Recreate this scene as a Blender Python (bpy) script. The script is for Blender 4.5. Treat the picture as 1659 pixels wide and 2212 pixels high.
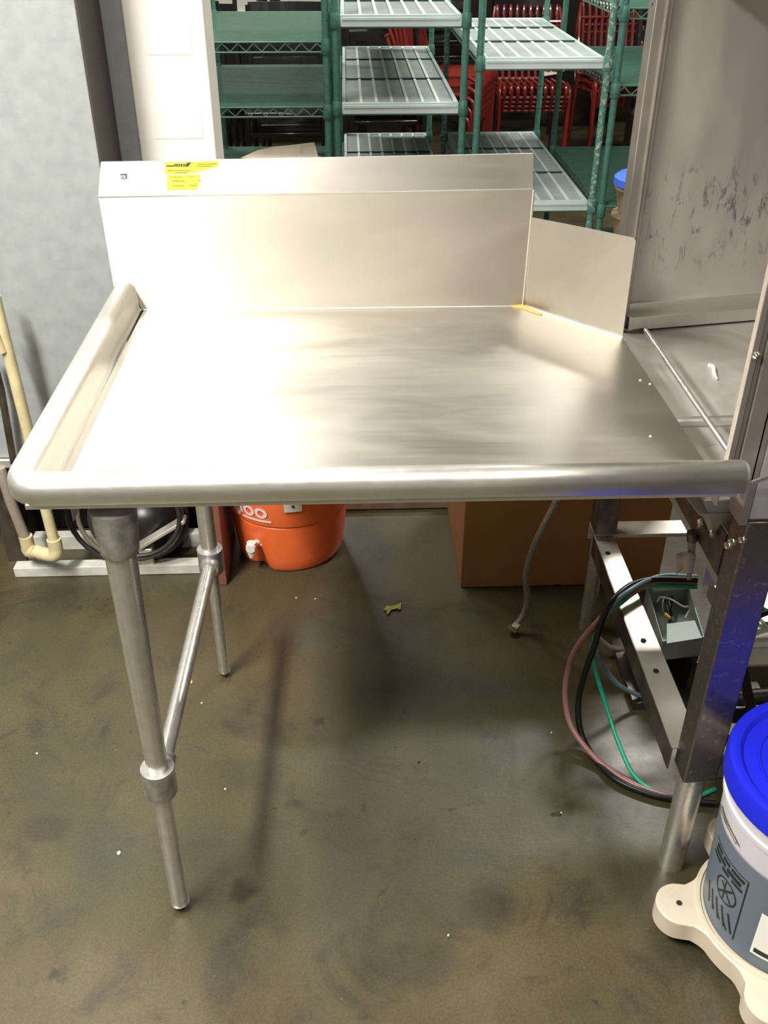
import bpy, bmesh, math, random
from mathutils import Vector, Matrix, Euler

# ------------------------------------------------------------------ camera
SC = bpy.context.scene
for o in list(bpy.data.objects):
    bpy.data.objects.remove(o)
COL = SC.collection
F_PX = 2068.37
CAM = Vector((0.44897, -1.03507, 1.53667))
YAW, PITCH, ROLL = 0.035732, -0.57543, 0.000489
fw = Vector((math.sin(YAW) * math.cos(PITCH), math.cos(YAW) * math.cos(PITCH), math.sin(PITCH)))
rt = Vector((math.cos(YAW), -math.sin(YAW), 0))
up = rt.cross(fw)
rt, up = rt * math.cos(ROLL) + up * math.sin(ROLL), -rt * math.sin(ROLL) + up * math.cos(ROLL)
cd = bpy.data.cameras.new('camera')
cam = bpy.data.objects.new('camera', cd)
COL.objects.link(cam)
cd.sensor_fit = 'VERTICAL'
cd.sensor_height = 24.0
cd.sensor_width = 18.0
cd.lens = F_PX / 2212 * 24.0
cd.clip_start = 0.02
M = Matrix((rt, up, -fw)).transposed().to_4x4()
M.translation = CAM
cam.matrix_world = M
SC.camera = cam


def at(px, py, ax, v):
    """point of the place seen at a photo position, on the plane ax = v"""
    d = fw + rt * ((px - 829.5) / F_PX) - up * ((py - 1106) / F_PX)
    i = 'xyz'.index(ax)
    return CAM + d * ((v - CAM[i]) / d[i])


# ------------------------------------------------------------------ world, lights, exposure
W = bpy.data.worlds.new('world')
SC.world = W
W.use_nodes = True
W.node_tree.nodes['Background'].inputs[0].default_value = (1.0, 0.96, 0.90, 1)
W.node_tree.nodes['Background'].inputs[1].default_value = 0.25
SC.view_settings.view_transform = 'Standard'
SC.view_settings.look = 'None'
SC.view_settings.gamma = 1
SC.view_settings.use_curve_mapping = False
SC.view_settings.exposure = 0.0


def area(name, loc, aim, sx, sy, power, color=(1, .96, .895)):
    l = bpy.data.lights.new(name, 'AREA')
    l.shape = 'RECTANGLE'
    l.size, l.size_y = sx, sy
    l.energy = power
    l.color = color
    o = bpy.data.objects.new(name, l)
    COL.objects.link(o)
    o.location = loc
    o.rotation_euler = (Vector(aim) - Vector(loc)).to_track_quat('-Z', 'Y').to_euler()
    return o


LIGHTS = [
    # name, location, size x, size y, power : ceiling fluorescent fixtures (face straight down)
    ('lamp_kitchen_left', (-0.66, -0.40, 2.40), 0.18, 1.2, 135),
    ('lamp_kitchen_front', (-0.20, -1.15, 2.75), 1.8, 0.16, 40),
    ('lamp_kitchen_rear', (-0.10, 1.5, 3.10), 0.30, 1.0, 62),
    ('lamp_kitchen_right', (1.75, -1.2, 2.95), 0.30, 1.2, 34),
    ('lamp_hall_left', (-0.6, 4.6, 3.15), 1.2, 0.30, 95),
    ('lamp_hall_right', (2.2, 3.0, 3.15), 1.2, 0.30, 110),
]
for n, loc, sx, sy, pw in LIGHTS:
    area(n, loc, (loc[0], loc[1] + 1e-4, loc[2] - 1), sx, sy, pw)

# ------------------------------------------------------------------ helpers: materials


def lin(c):
    return tuple(((v / 255) / 12.92 if v / 255 <= .04045 else (((v / 255) + .055) / 1.055) ** 2.4) for v in c[:3]) + (1,)


def mat(name, rgb, rough=.5, metal=0.0, var=0.0, scale=8.0, stretch=(1, 1, 1), rvar=0.0, bump=0.0, bscale=60,
        trans=0.0, ior=1.45, spec=.5, sss=0.0, alpha=1.0, aniso=0.0, rgb2=None, lo=.35, hi=.65, coat=0.0):
    m = bpy.data.materials.new(name)
    m.use_nodes = True
    nt = m.node_tree
    b = nt.nodes['Principled BSDF']
    c = lin(rgb)
    b.inputs['Base Color'].default_value = c
    b.inputs['Roughness'].default_value = rough
    b.inputs['Metallic'].default_value = metal
    b.inputs['Transmission Weight'].default_value = trans
    b.inputs['IOR'].default_value = ior
    b.inputs['Specular IOR Level'].default_value = spec
    b.inputs['Subsurface Weight'].default_value = sss
    b.inputs['Alpha'].default_value = alpha
    b.inputs['Anisotropic'].default_value = aniso
    b.inputs['Coat Weight'].default_value = coat
    tc = nt.nodes.new('ShaderNodeTexCoord')
    mp = nt.nodes.new('ShaderNodeMapping')
    mp.inputs['Scale'].default_value = stretch
    nt.links.new(tc.outputs['Object'], mp.inputs['Vector'])
    if var > 0 or rgb2:
        n = nt.nodes.new('ShaderNodeTexNoise')
        n.inputs['Scale'].default_value = scale
        n.inputs['Detail'].default_value = 6
        nt.links.new(mp.outputs[0], n.inputs['Vector'])
        r = nt.nodes.new('ShaderNodeValToRGB')
        r.color_ramp.elements[0].position = lo
        r.color_ramp.elements[1].position = hi
        if rgb2:
            r.color_ramp.elements[0].color = c
            r.color_ramp.elements[1].color = lin(rgb2)
        else:
            r.color_ramp.elements[0].color = tuple(v * (1 - var) for v in c[:3]) + (1,)
            r.color_ramp.elements[1].color = tuple(min(1, v * (1 + var)) for v in c[:3]) + (1,)
        nt.links.new(n.outputs['Fac'], r.inputs['Fac'])
        nt.links.new(r.outputs['Color'], b.inputs['Base Color'])
    if rvar > 0:
        n2 = nt.nodes.new('ShaderNodeTexNoise')
        n2.inputs['Scale'].default_value = scale * .7
        n2.inputs['Detail'].default_value = 5
        nt.links.new(mp.outputs[0], n2.inputs['Vector'])
        mr = nt.nodes.new('ShaderNodeMapRange')
        mr.inputs['From Min'].default_value = .3
        mr.inputs['From Max'].default_value = .7
        mr.inputs['To Min'].default_value = max(.02, rough - rvar)
        mr.inputs['To Max'].default_value = min(1, rough + rvar)
        nt.links.new(n2.outputs['Fac'], mr.inputs['Value'])
        nt.links.new(mr.outputs[0], b.inputs['Roughness'])
    if bump > 0:
        n3 = nt.nodes.new('ShaderNodeTexNoise')
        n3.inputs['Scale'].default_value = bscale
        n3.inputs['Detail'].default_value = 4
        nt.links.new(mp.outputs[0], n3.inputs['Vector'])
        bp = nt.nodes.new('ShaderNodeBump')
        bp.inputs['Strength'].default_value = bump
        bp.inputs['Distance'].default_value = .002
        nt.links.new(n3.outputs['Fac'], bp.inputs['Height'])
        nt.links.new(bp.outputs[0], b.inputs['Normal'])
    return m


def noise(nt, vec, scale, detail=6, rough=.6, dist=0.0):
    n = nt.nodes.new('ShaderNodeTexNoise')
    n.inputs['Scale'].default_value = scale
    n.inputs['Detail'].default_value = detail
    n.inputs['Roughness'].default_value = rough
    n.inputs['Distortion'].default_value = dist
    nt.links.new(vec, n.inputs['Vector'])
    return n.outputs['Fac']


def ramp(nt, fac, stops, interp='LINEAR'):
    r = nt.nodes.new('ShaderNodeValToRGB')
    r.color_ramp.interpolation = interp
    e = r.color_ramp.elements
    e[0].position, e[0].color = stops[0][0], stops[0][1]
    e[1].position, e[1].color = stops[1][0], stops[1][1]
    for p, c in stops[2:]:
        k = e.new(p)
        k.color = c
    nt.links.new(fac, r.inputs['Fac'])
    return r.outputs['Color']


def mixc(nt, fac, a, b, mode='MIX'):
    m = nt.nodes.new('ShaderNodeMix')
    m.data_type = 'RGBA'
    m.blend_type = mode
    if isinstance(fac, float):
        m.inputs['Factor'].default_value = fac
    else:
        nt.links.new(fac, m.inputs['Factor'])
    for s, v in (('A', a), ('B', b)):
        sock = [i for i in m.inputs if i.name == s and i.type == 'RGBA'][0]
        if isinstance(v, tuple):
            sock.default_value = v
        else:
            nt.links.new(v, sock)
    return [o for o in m.outputs if o.type == 'RGBA'][0]


def brushed(name, rgb, rough, axis_stretch, smear=.12, bump=.05, scale=3.0, tangent=None, aniso=.8):
    """stainless sheet: fine grain lines plus broad wipe smears in the roughness"""
    m = mat(name, rgb, rough, 1.0)
    nt = m.node_tree
    b = nt.nodes['Principled BSDF']
    tc = [n for n in nt.nodes if n.type == 'TEX_COORD'][0]
    mp = [n for n in nt.nodes if n.type == 'MAPPING'][0]
    mp.inputs['Scale'].default_value = axis_stretch
    if tangent:
        b.inputs['Anisotropic'].default_value = aniso
        cx = nt.nodes.new('ShaderNodeCombineXYZ')
        for i in range(3):
            cx.inputs[i].default_value = tangent[i]
        nt.links.new(cx.outputs[0], b.inputs['Tangent'])
    g = nt.nodes.new('ShaderNodeTexNoise')
    g.inputs['Scale'].default_value = 240
    g.inputs['Detail'].default_value = 3
    nt.links.new(mp.outputs[0], g.inputs['Vector'])
    mp2 = nt.nodes.new('ShaderNodeMapping')
    mp2.inputs['Scale'].default_value = tuple(max(.5, min(1.6, a * 1.6)) for a in axis_stretch)
    mp2.inputs['Rotation'].default_value = (0.1, .1, .35)
    nt.links.new(tc.outputs['Object'], mp2.inputs['Vector'])
    s = nt.nodes.new('ShaderNodeTexNoise')
    s.inputs['Scale'].default_value = scale
    s.inputs['Detail'].default_value = 8
    s.inputs['Roughness'].default_value = .62
    s.inputs['Distortion'].default_value = 1.2
    nt.links.new(mp2.outputs[0], s.inputs['Vector'])
    mr = nt.nodes.new('ShaderNodeMapRange')
    mr.inputs['From Min'].default_value = .35
    mr.inputs['From Max'].default_value = .68
    mr.inputs['To Min'].default_value = rough - smear * .5
    mr.inputs['To Max'].default_value = rough + smear
    nt.links.new(s.outputs['Fac'], mr.inputs['Value'])
    ad = nt.nodes.new('ShaderNodeMath')
    ad.operation = 'MULTIPLY_ADD'
    ad.inputs[1].default_value = .08
    nt.links.new(g.outputs['Fac'], ad.inputs[0])
    nt.links.new(mr.outputs[0], ad.inputs[2])
    nt.links.new(ad.outputs[0], b.inputs['Roughness'])
    cr = nt.nodes.new('ShaderNodeValToRGB')
    c = lin(rgb)
    cr.color_ramp.elements[0].position = .3
    cr.color_ramp.elements[1].position = .75
    cr.color_ramp.elements[0].color = tuple(v * .86 for v in c[:3]) + (1,)
    cr.color_ramp.elements[1].color = c
    nt.links.new(s.outputs['Fac'], cr.inputs['Fac'])
    nt.links.new(cr.outputs[0], b.inputs['Base Color'])
    bp = nt.nodes.new('ShaderNodeBump')
    bp.inputs['Strength'].default_value = bump
    bp.inputs['Distance'].default_value = .0006
    nt.links.new(g.outputs['Fac'], bp.inputs['Height'])
    nt.links.new(bp.outputs[0], b.inputs['Normal'])
    return m


def floor_material():
    m = mat('worn_concrete', (112, 102, 80), .42)
    nt = m.node_tree
    b = nt.nodes['Principled BSDF']
    v = [n for n in nt.nodes if n.type == 'MAPPING'][0].outputs[0]
    G = lambda x: (x, x, x, 1)
    base = ramp(nt, noise(nt, v, 2.2, 8, .6, .6), [(.32, lin((54, 49, 34))), (.66, lin((87, 79, 56)))])
    warm = ramp(nt, noise(nt, v, 1.1, 3, .5), [(.45, lin((70, 67, 48))), (.62, lin((90, 79, 57)))])
    c = mixc(nt, .35, base, warm)
    # dirt blotches
    d1 = ramp(nt, noise(nt, v, 6.5, 9, .72, .8), [(.52, G(0)), (.68, G(.75))])
    c = mixc(nt, d1, c, lin((50, 45, 34)))
    d2 = ramp(nt, noise(nt, v, 26, 8, .7, .3), [(.62, G(0)), (.72, G(.8))])
    c = mixc(nt, d2, c, lin((38, 34, 26)))
    # stains with a shape of their own
    wob = nt.nodes.new('ShaderNodeVectorMath')
    wob.operation = 'MULTIPLY_ADD'
    nn = nt.nodes.new('ShaderNodeTexNoise')
    nn.inputs['Scale'].default_value = 38
    nn.inputs['Detail'].default_value = 6
    nt.links.new(v, nn.inputs['Vector'])
    nt.links.new(nn.outputs['Color'], wob.inputs[0])
    wob.inputs[1].default_value = (.05, .05, 0)
    nt.links.new(v, wob.inputs[2])
    for px, py, rx, ry, col, k in ((688, 1556, .021, .017, (40, 37, 32), .7), (672, 1375, .045, .075, (72, 72, 64), .6), (520, 1925, .035, .03, (34, 31, 24), .8),
                                   (232, 1835, .075, .07, (58, 60, 52), .6), (100, 1790, .07, .045, (52, 47, 38), .7), (122, 2108, .022, .016, (42, 38, 30), .8), (640, 1735, .028, .016, (46, 43, 34), .7),
                                   (662, 1792, .018, .012, (42, 38, 30), .6), (1020, 1850, .075, .035, (60, 60, 54), .6), (1060, 1960, .07, .06, (48, 45, 37), .6),
                                   (900, 2090, .12, .05, (50, 46, 38), .45), (480, 2100, .04, .10, (50, 44, 33), .6), (905, 1500, .10, .05, (56, 52, 42), .45)):
        p = at(px, py, 'z', 0)
        mp3 = nt.nodes.new('ShaderNodeMapping')
        mp3.inputs['Location'].default_value = (-(p.x + .025) / rx, -(p.y + .025) / ry, 0)
        mp3.inputs['Scale'].default_value = (1 / rx, 1 / ry, 0)
        nt.links.new(wob.outputs[0], mp3.inputs['Vector'])
        ln = nt.nodes.new('ShaderNodeVectorMath')
        ln.operation = 'LENGTH'
        nt.links.new(mp3.outputs[0], ln.inputs[0])
        msk = ramp(nt, ln.outputs['Value'], [(.45, G(k * .9)), (1.1, G(0))])
        c = mixc(nt, msk, c, lin(col))
    # fine grain
    d3 = ramp(nt, noise(nt, v, 190, 3, .7), [(.4, G(.86)), (.6, G(1.1))])
    c = mixc(nt, 1.0, c, d3, 'MULTIPLY')
    # pale flecks
    vo = nt.nodes.new('ShaderNodeTexVoronoi')
    vo.inputs['Scale'].default_value = 22
    nt.links.new(v, vo.inputs['Vector'])
    fl = ramp(nt, vo.outputs['Distance'], [(.0, G(.7)), (.035, G(0))])
    c = mixc(nt, fl, c, lin((150, 142, 118)))
    nt.links.new(c, b.inputs['Base Color'])
    rr = ramp(nt, noise(nt, v, 4.0, 7, .6, .5), [(.3, G(.26)), (.7, G(.50))])
    nt.links.new(rr, b.inputs['Roughness'])
    bp = nt.nodes.new('ShaderNodeBump')
    bp.inputs['Strength'].default_value = .18
    bp.inputs['Distance'].default_value = .002
    nt.links.new(noise(nt, v, 70, 5, .7), bp.inputs['Height'])
    nt.links.new(bp.outputs[0], b.inputs['Normal'])
    return m


MAT = {}
MAT['floor'] = floor_material()
MAT['steel_top'] = brushed('brushed_steel_top', (218, 214, 203), .40, (.02, 1, 1), .07, tangent=(0, 1, 0))
MAT['steel_splash'] = brushed('brushed_steel_splash', (220, 214, 203), .43, (.02, 1, 1), .07, tangent=(0, 0, 1))
MAT['steel_wing'] = brushed('brushed_steel_wing', (192, 187, 178), .36, (.4, .4, .4), .06)  # darker copy of the splash steel; the wing's shading is in its colour
MAT['steel_rim'] = brushed('satin_steel_rim', (244, 242, 236), .36, (.3, .3, 1), .07, .02)
MAT['steel_tube'] = mat('scuffed_steel_tube', (222, 220, 214), .28, .86, var=.06, scale=60, rvar=.06, bump=.04, bscale=160)
MAT['cast_grey'] = mat('cast_grey_socket', (176, 174, 172), .42, .75, var=.2, scale=60, rvar=.1)
MAT['steel_machine'] = brushed('dull_machine_steel', (212, 207, 201), .52, (1, 1, .25), .12, .05, 5)
MAT['steel_machine'].node_tree.nodes['Principled BSDF'].inputs['Metallic'].default_value = .72
MAT['steel_scraped'] = brushed('scraped_machine_steel', (214, 208, 203), .52, (1, 1, .25), .12, .05, 5)


def scraped(m):
    nt = m.node_tree
    b = nt.nodes['Principled BSDF']
    b.inputs['Metallic'].default_value = .72
    tc = [n for n in nt.nodes if n.type == 'TEX_COORD'][0]
    src = b.inputs['Base Color'].links[0].from_socket
    mp = nt.nodes.new('ShaderNodeMapping')
    mp.inputs['Scale'].default_value = (1.6, 1.6, .55)
    nt.links.new(tc.outputs['Object'], mp.inputs['Vector'])
    G = lambda x: (x, x, x, 1)
    d = ramp(nt, noise(nt, mp.outputs[0], 26, 9, .75, .6), [(.54, G(0)), (.64, G(.75))])
    # only in the rubbed band of the panel
    sp = nt.nodes.new('ShaderNodeSeparateXYZ')
    nt.links.new(tc.outputs['Object'], sp.inputs[0])
    mr = nt.nodes.new('ShaderNodeMath')
    mr.operation = 'SUBTRACT'
    nt.links.new(sp.outputs['Z'], mr.inputs[0])
    mr.inputs[1].default_value = 1.01 - 0.0
    ab = nt.nodes.new('ShaderNodeMath')
    ab.operation = 'ABSOLUTE'
    nt.links.new(mr.outputs[0], ab.inputs[0])
    band = ramp(nt, ab.outputs[0], [(.06, G(1)), (.12, G(0))])
    k = mixc(nt, 1.0, d, band, 'MULTIPLY')
    nt.links.new(mixc(nt, k, src, lin((84, 76, 72))), b.inputs['Base Color'])


scraped(MAT['steel_scraped'])
MAT['steel_dark'] = mat('grimy_steel', (120, 112, 104), .38, .9, var=.3, scale=22, rvar=.15, bump=.1)
MAT['steel_frame'] = mat('stainless_frame', (232, 227, 216), .42, .75, var=.12, scale=10, rvar=.14)
MAT['steel_post'] = mat('speckled_post_steel', (128, 118, 112), .30, .92, scale=90, rgb2=(168, 160, 156), lo=.60, hi=.74, rvar=.08)
MAT['steel_trim'] = mat('grey_trim_steel', (170, 162, 156), .42, .8, var=.12, scale=14)
MAT['galv'] = mat('galvanised_sheet', (158, 163, 162), .5, .15, var=.07, scale=30, rvar=.08, bump=.12, bscale=220)
MAT['black_rubber'] = mat('shaded_rubber', (62, 58, 52), .6)
MAT['white_panel'] = mat('cream_panel', (246, 242, 232), .45, var=.04, scale=5)
MAT['patch'] = mat('faded_pink_patch', (247, 236, 226), .5)
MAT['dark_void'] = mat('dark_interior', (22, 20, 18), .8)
MAT['white_rail'] = mat('painted_white_rail', (198, 198, 190), .5, var=.15, scale=20)
MAT['pvc'] = mat('aged_pvc', (205, 192, 150), .45, var=.14, scale=20, coat=.2)
MAT['pvc2'] = mat('grey_pvc', (150, 140, 128), .5, var=.14, scale=20)
MAT['coil'] = mat('black_hose_rubber', (40, 38, 35), .4, var=.2)
MAT['coil2'] = mat('grey_brown_hose', (104, 96, 84), .4, var=.2)
MAT['maroon'] = mat('red_brown_board', (132, 84, 72), .55, var=.12, scale=12)
MAT['orange'] = mat('orange_plastic', (240, 112, 56), .38, var=.05, scale=15, sss=.0, bump=.02)
MAT['white_plastic'] = mat('white_plastic', (228, 224, 216), .35)
MAT['text_white'] = mat('white_print', (238, 214, 214), .5)
MAT['cardboard'] = mat('cardboard', (158, 112, 62), .75, var=.07, scale=7, stretch=(1, 1, .3), bump=.05, bscale=90)
MAT['cardboard_edge'] = mat('cardboard_edge', (180, 136, 84), .8)
MAT['carton'] = mat('pale_carton', (252, 236, 212), .7, var=.05)
MAT['braid'] = mat('braided_steel_hose', (168, 162, 148), .35, .7, var=.35, scale=300)
MAT['chrome'] = mat('chrome', (225, 220, 210), .12, 1.0)
MAT['green_wire'] = mat('green_coated_wire', (84, 124, 106), .4, var=.12, scale=30, coat=.3)
MAT['green_post'] = mat('green_post', (76, 124, 112), .4, var=.15, scale=60, coat=.2)
MAT['worn_post'] = mat('worn_green_post', (86, 136, 122), .45, scale=75, rgb2=(176, 190, 178), lo=.52, hi=.62)
MAT['mat_frame'] = mat('pale_teal_plastic', (206, 224, 220), .3, var=.05, coat=.2)
MAT['mat_panel'] = mat('grey_vented_plastic', (170, 177, 174), .3, var=.12, scale=14, coat=.4)
MAT['slot_grey'] = mat('vent_slot_grey', (176, 188, 184), .35)
MAT['mat_rib'] = mat('white_rib_plastic', (226, 236, 228), .35)
MAT['seam'] = mat('dark_seam', (52, 74, 68), .5)
MAT['red'] = mat('red_lacquer', (112, 34, 28), .3, var=.1, coat=.3)
MAT['black_gloss'] = mat('black_lacquer', (26, 25, 26), .24, coat=.5)
MAT['hall_wall'] = mat('hall_wall_paint', (58, 54, 50), .8, var=.1, scale=2)
MAT['kitchen_wall'] = mat('kitchen_wall_paint', (200, 197, 190), .75, var=.06, scale=2)
MAT['ceiling'] = mat('ceiling_paint', (142, 136, 124), .85, var=.05)
MAT['lampbody'] = mat('fixture_enamel', (225, 225, 220), .4)
MAT['yellow'] = mat('yellow_sticker', (250, 240, 40), .45)
MAT['white_sticker'] = mat('white_sticker', (250, 248, 240), .4)
MAT['ink'] = mat('black_ink', (34, 34, 36), .5)
MAT['ink_soft'] = mat('faded_olive_ink', (92, 84, 16), .5)
MAT['hose_pink'] = mat('pink_tube', (172, 124, 120), .3, trans=.15)
MAT['hose_blue'] = mat('pale_blue_tube', (128, 164, 168), .28, trans=.15)
MAT['hose_green'] = mat('green_tube', (32, 168, 130), .3)
MAT['hose_black'] = mat('black_cable', (22, 20, 19), .35)
MAT['hose_clear'] = mat('clear_tube', (178, 174, 160), .25, trans=.3)
MAT['elec_grey'] = mat('grey_electrical_box', (178, 188, 182), .55, .2)
MAT['wire_white'] = mat('white_wire', (222, 216, 210), .4)
MAT['wire_yellow'] = mat('yellow_wire_nut', (204, 190, 60), .4)
MAT['pail_blue'] = mat('blue_lid', (26, 36, 200), .38, var=.04)
MAT['dolly'] = mat('cream_plastic', (208, 197, 176), .48, var=.05, scale=20)
MAT['leaf'] = mat('wilted_leaf', (150, 152, 70), .6)
MAT['crumb'] = mat('pale_crumb', (206, 200, 176), .6)
MAT['orange_crumb'] = mat('orange_crumb', (226, 166, 50), .6)
MAT['rust'] = mat('yellow_rust', (204, 160, 88), .6)
MAT['paper'] = mat('off_white_paper', (232, 214, 208), .6)
MAT['tan'] = mat('tan_plastic', (140, 122, 98), .5, var=.3, scale=30)
MAT['blue_trim'] = mat('blue_trim', (70, 108, 220), .4)
MAT['residue'] = mat('dried_white_residue', (232, 228, 222), .6)
MAT['grey_table'] = mat('grey_laminate', (176, 172, 164), .5)

# ------------------------------------------------------------------ helpers: meshes


class MB:
    def __init__(s):
        s.v, s.f = [], []

    def add(s, vs, fs):
        n = len(s.v)
        s.v += [Vector(v) for v in vs]
        s.f += [tuple(i + n for i in f) for f in fs]
        return s

    def box(s, a, b, R=None, c=None):
        x0, y0, z0 = a
        x1, y1, z1 = b
        vs = [Vector(p) for p in ((x0, y0, z0), (x1, y0, z0), (x1, y1, z0), (x0, y1, z0), (x0, y0, z1), (x1, y0, z1), (x1, y1, z1), (x0, y1, z1))]
        if R is not None:
            c = Vector(c) if c is not None else (Vector(a) + Vector(b)) / 2
            vs = [R @ (v - c) + c for v in vs]
        return s.add(vs, [(0, 3, 2, 1), (4, 5, 6, 7), (0, 1, 5, 4), (1, 2, 6, 5), (2, 3, 7, 6), (3, 0, 4, 7)])

    def beam(s, p, q, w, h, upv=(0, 0, 1)):
        p, q = Vector(p), Vector(q)
        d = (q - p).normalized()
        u = Vector(upv)
        x = d.cross(u).normalized() * (w / 2)
        y = x.cross(d).normalized() * (h / 2)
        vs = [p - x - y, p + x - y, p + x + y, p - x + y, q - x - y, q + x - y, q + x + y, q - x + y]
        return s.add(vs, [(0, 3, 2, 1), (4, 5, 6, 7), (0, 1, 5, 4), (1, 2, 6, 5), (2, 3, 7, 6), (3, 0, 4, 7)])

    def tube(s, pts, r, n=12, caps=True, closed=False):
        pts = [Vector(p) for p in pts]
        m = len(pts)
        rr = r if isinstance(r, (list, tuple)) else [r] * m
        tan = []
        for i in range(m):
            if closed:
                t = pts[(i + 1) % m] - pts[(i - 1) % m]
            else:
                t = pts[min(i + 1, m - 1)] - pts[max(i - 1, 0)]
            tan.append(t.normalized())
        a = Vector((0, 0, 1)) if abs(tan[0].z) < .9 else Vector((1, 0, 0))
        nx = tan[0].cross(a).normalized()
        vs, fs = [], []
        for i in range(m):
            nx = (nx - tan[i] * nx.dot(tan[i])).normalized()
            ny = tan[i].cross(nx)
            for k in range(n):
                an = 2 * math.pi * k / n
                vs.append(pts[i] + (nx * math.cos(an) + ny * math.sin(an)) * rr[i])
        for i in range(m if closed else m - 1):
            j = (i + 1) % m
            for k in range(n):
                k2 = (k + 1) % n
                fs.append((i * n + k, i * n + k2, j * n + k2, j * n + k))
        if caps and not closed:
            fs.append(tuple(range(n - 1, -1, -1)))
            fs.append(tuple((m - 1) * n + k for k in range(n)))
        return s.add(vs, fs)

    def lathe(s, prof, c=(0, 0, 0), n=40, caps=True):
        c = Vector(c)
        vs, fs = [], []
        for r, z in prof:
            for k in range(n):
                a = 2 * math.pi * k / n
                vs.append(c + Vector((r * math.cos(a), r * math.sin(a), z)))
        for i in range(len(prof) - 1):
            for k in range(n):
                k2 = (k + 1) % n
                fs.append((i * n + k, i * n + k2, (i + 1) * n + k2, (i + 1) * n + k))
        if caps:
            fs.append(tuple(range(n - 1, -1, -1)))
            fs.append(tuple((len(prof) - 1) * n + k for k in range(n)))
        return s.add(vs, fs)

    def prism(s, poly, vec):
        """closed polygon (3-D points) extruded along vec"""
        vec = Vector(vec)
        n = len(poly)
        vs = [Vector(p) for p in poly] + [Vector(p) + vec for p in poly]
        fs = [tuple(range(n - 1, -1, -1)), tuple(range(n, 2 * n))]
        for i in range(n):
            j = (i + 1) % n
            fs.append((i, j, n + j, n + i))
        return s.add(vs, fs)

    def grid(s, rows, closed_u=False):
        """rows: list of equally long point lists"""
        n = len(rows[0])
        vs = [p for r in rows for p in r]
        fs = []
        for i in range(len(rows) - 1):
            for k in range(n if closed_u else n - 1):
                k2 = (k + 1) % n
                fs.append((i * n + k, i * n + k2, (i + 1) * n + k2, (i + 1) * n + k))
        return s.add(vs, fs)

    def build(s, name, m, parent=None, bevel=0.0, solid=0.0, smooth=40, offset=0):
        me = bpy.data.meshes.new(name)
        org = wloc(parent) if parent else Vector((0, 0, 0))
        me.from_pydata([tuple(v - org) for v in s.v], [], s.f)
        bm = bmesh.new()
        bm.from_mesh(me)
        bmesh.ops.recalc_face_normals(bm, faces=bm.faces)
        bm.to_mesh(me)
        bm.free()
        me.materials.append(MAT[m] if isinstance(m, str) else m)
        o = bpy.data.objects.new(name, me)
        COL.objects.link(o)
        if parent:
            o.parent = parent
        if solid:
            md = o.modifiers.new('thick', 'SOLIDIFY')
            md.thickness = solid
            md.offset = offset
        if bevel:
            md = o.modifiers.new('bevel', 'BEVEL')
            md.width = bevel
            md.segments = 2
            md.limit_method = 'ANGLE'
            md.angle_limit = math.radians(40)
        if smooth:
            me.polygons.foreach_set('use_smooth', [True] * len(me.polygons))
            me.set_sharp_from_angle(angle=math.radians(smooth))
        return o


def wloc(o):
    v = Vector((0, 0, 0))
    while o:
        v += o.location
        o = o.parent
    return v


def tag(o, label=None, cat=None, group=None, kind=None):
    if label: o['label'] = label
    if cat: o['category'] = cat
    if group: o['group'] = group
    if kind: o['kind'] = kind
    return o


def thing(name, label, cat, loc=(0, 0, 0), group=None):
    o = bpy.data.objects.new(name, None)
    o.empty_display_size = .1
    COL.objects.link(o)
    o.location = loc
    return tag(o, label, cat, group)


KIDS = {}


def copy_tree(o, parent=None):
    c = o.copy()
    COL.objects.link(c)
    if parent: c.parent = parent
    for ch in [k for k in bpy.data.objects if k.parent == o]:
        copy_tree(ch, c)
    return c


def smoothpath(pts, sub=6):
    """Catmull-Rom through pts"""
    P = [Vector(p) for p in pts]
    P = [P[0] * 2 - P[1]] + P + [P[-1] * 2 - P[-2]]
    out = []
    for i in range(1, len(P) - 2):
        for k in range(sub):
            t = k / sub
            a, b, c, d = P[i - 1:i + 3]
            out.append(.5 * ((2 * b) + (c - a) * t + (2 * a - 5 * b + 4 * c - d) * t * t + (3 * b - a - 3 * c + d) * t ** 3))
    out.append(P[-2])
    return out


def struct(name, mb, m, **k):
    return tag(mb.build(name, m, **k), kind='structure')


def textmesh(body, size, shear=0.0, bold=0.0, extrude=0.0):
    cu = bpy.data.curves.new('lettering', 'FONT')
    cu.body = body
    cu.size = size
    cu.shear = shear
    cu.offset = bold
    cu.align_x = 'CENTER'
    cu.align_y = 'CENTER'
    cu.resolution_u = 4
    o = bpy.data.objects.new('lettering', cu)
    COL.objects.link(o)
    dg = bpy.context.evaluated_depsgraph_get()
    me = bpy.data.meshes.new_from_object(o.evaluated_get(dg))
    vs = [v.co.copy() for v in me.vertices]
    fs = [tuple(p.vertices) for p in me.polygons]
    bpy.data.objects.remove(o)
    bpy.data.curves.remove(cu)
    bpy.data.meshes.remove(me)
    return vs, fs


# ------------------------------------------------------------------ setting
struct('floor', MB().box((-4, -4, -.05), (6, 9.5, 0)), 'floor', smooth=0)
struct('ceiling', MB().box((-4, -4, 3.3), (6, 9.5, 3.4)), 'ceiling', smooth=0)
struct('wall_back', MB().box((-4, 9.5, -.05), (6, 9.6, 3.4)), 'hall_wall', smooth=0)
struct('wall_front', MB().box((-4, -4.1, -.05), (6, -4, 3.4)), 'kitchen_wall', smooth=0)
struct('wall_left', MB().box((-4.1, -4.1, -.05), (-4, 9.6, 3.4)), 'kitchen_wall', smooth=0)
struct('wall_right', MB().box((6, -4.1, -.05), (6.1, 9.6, 3.4)), 'kitchen_wall', smooth=0)
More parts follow.
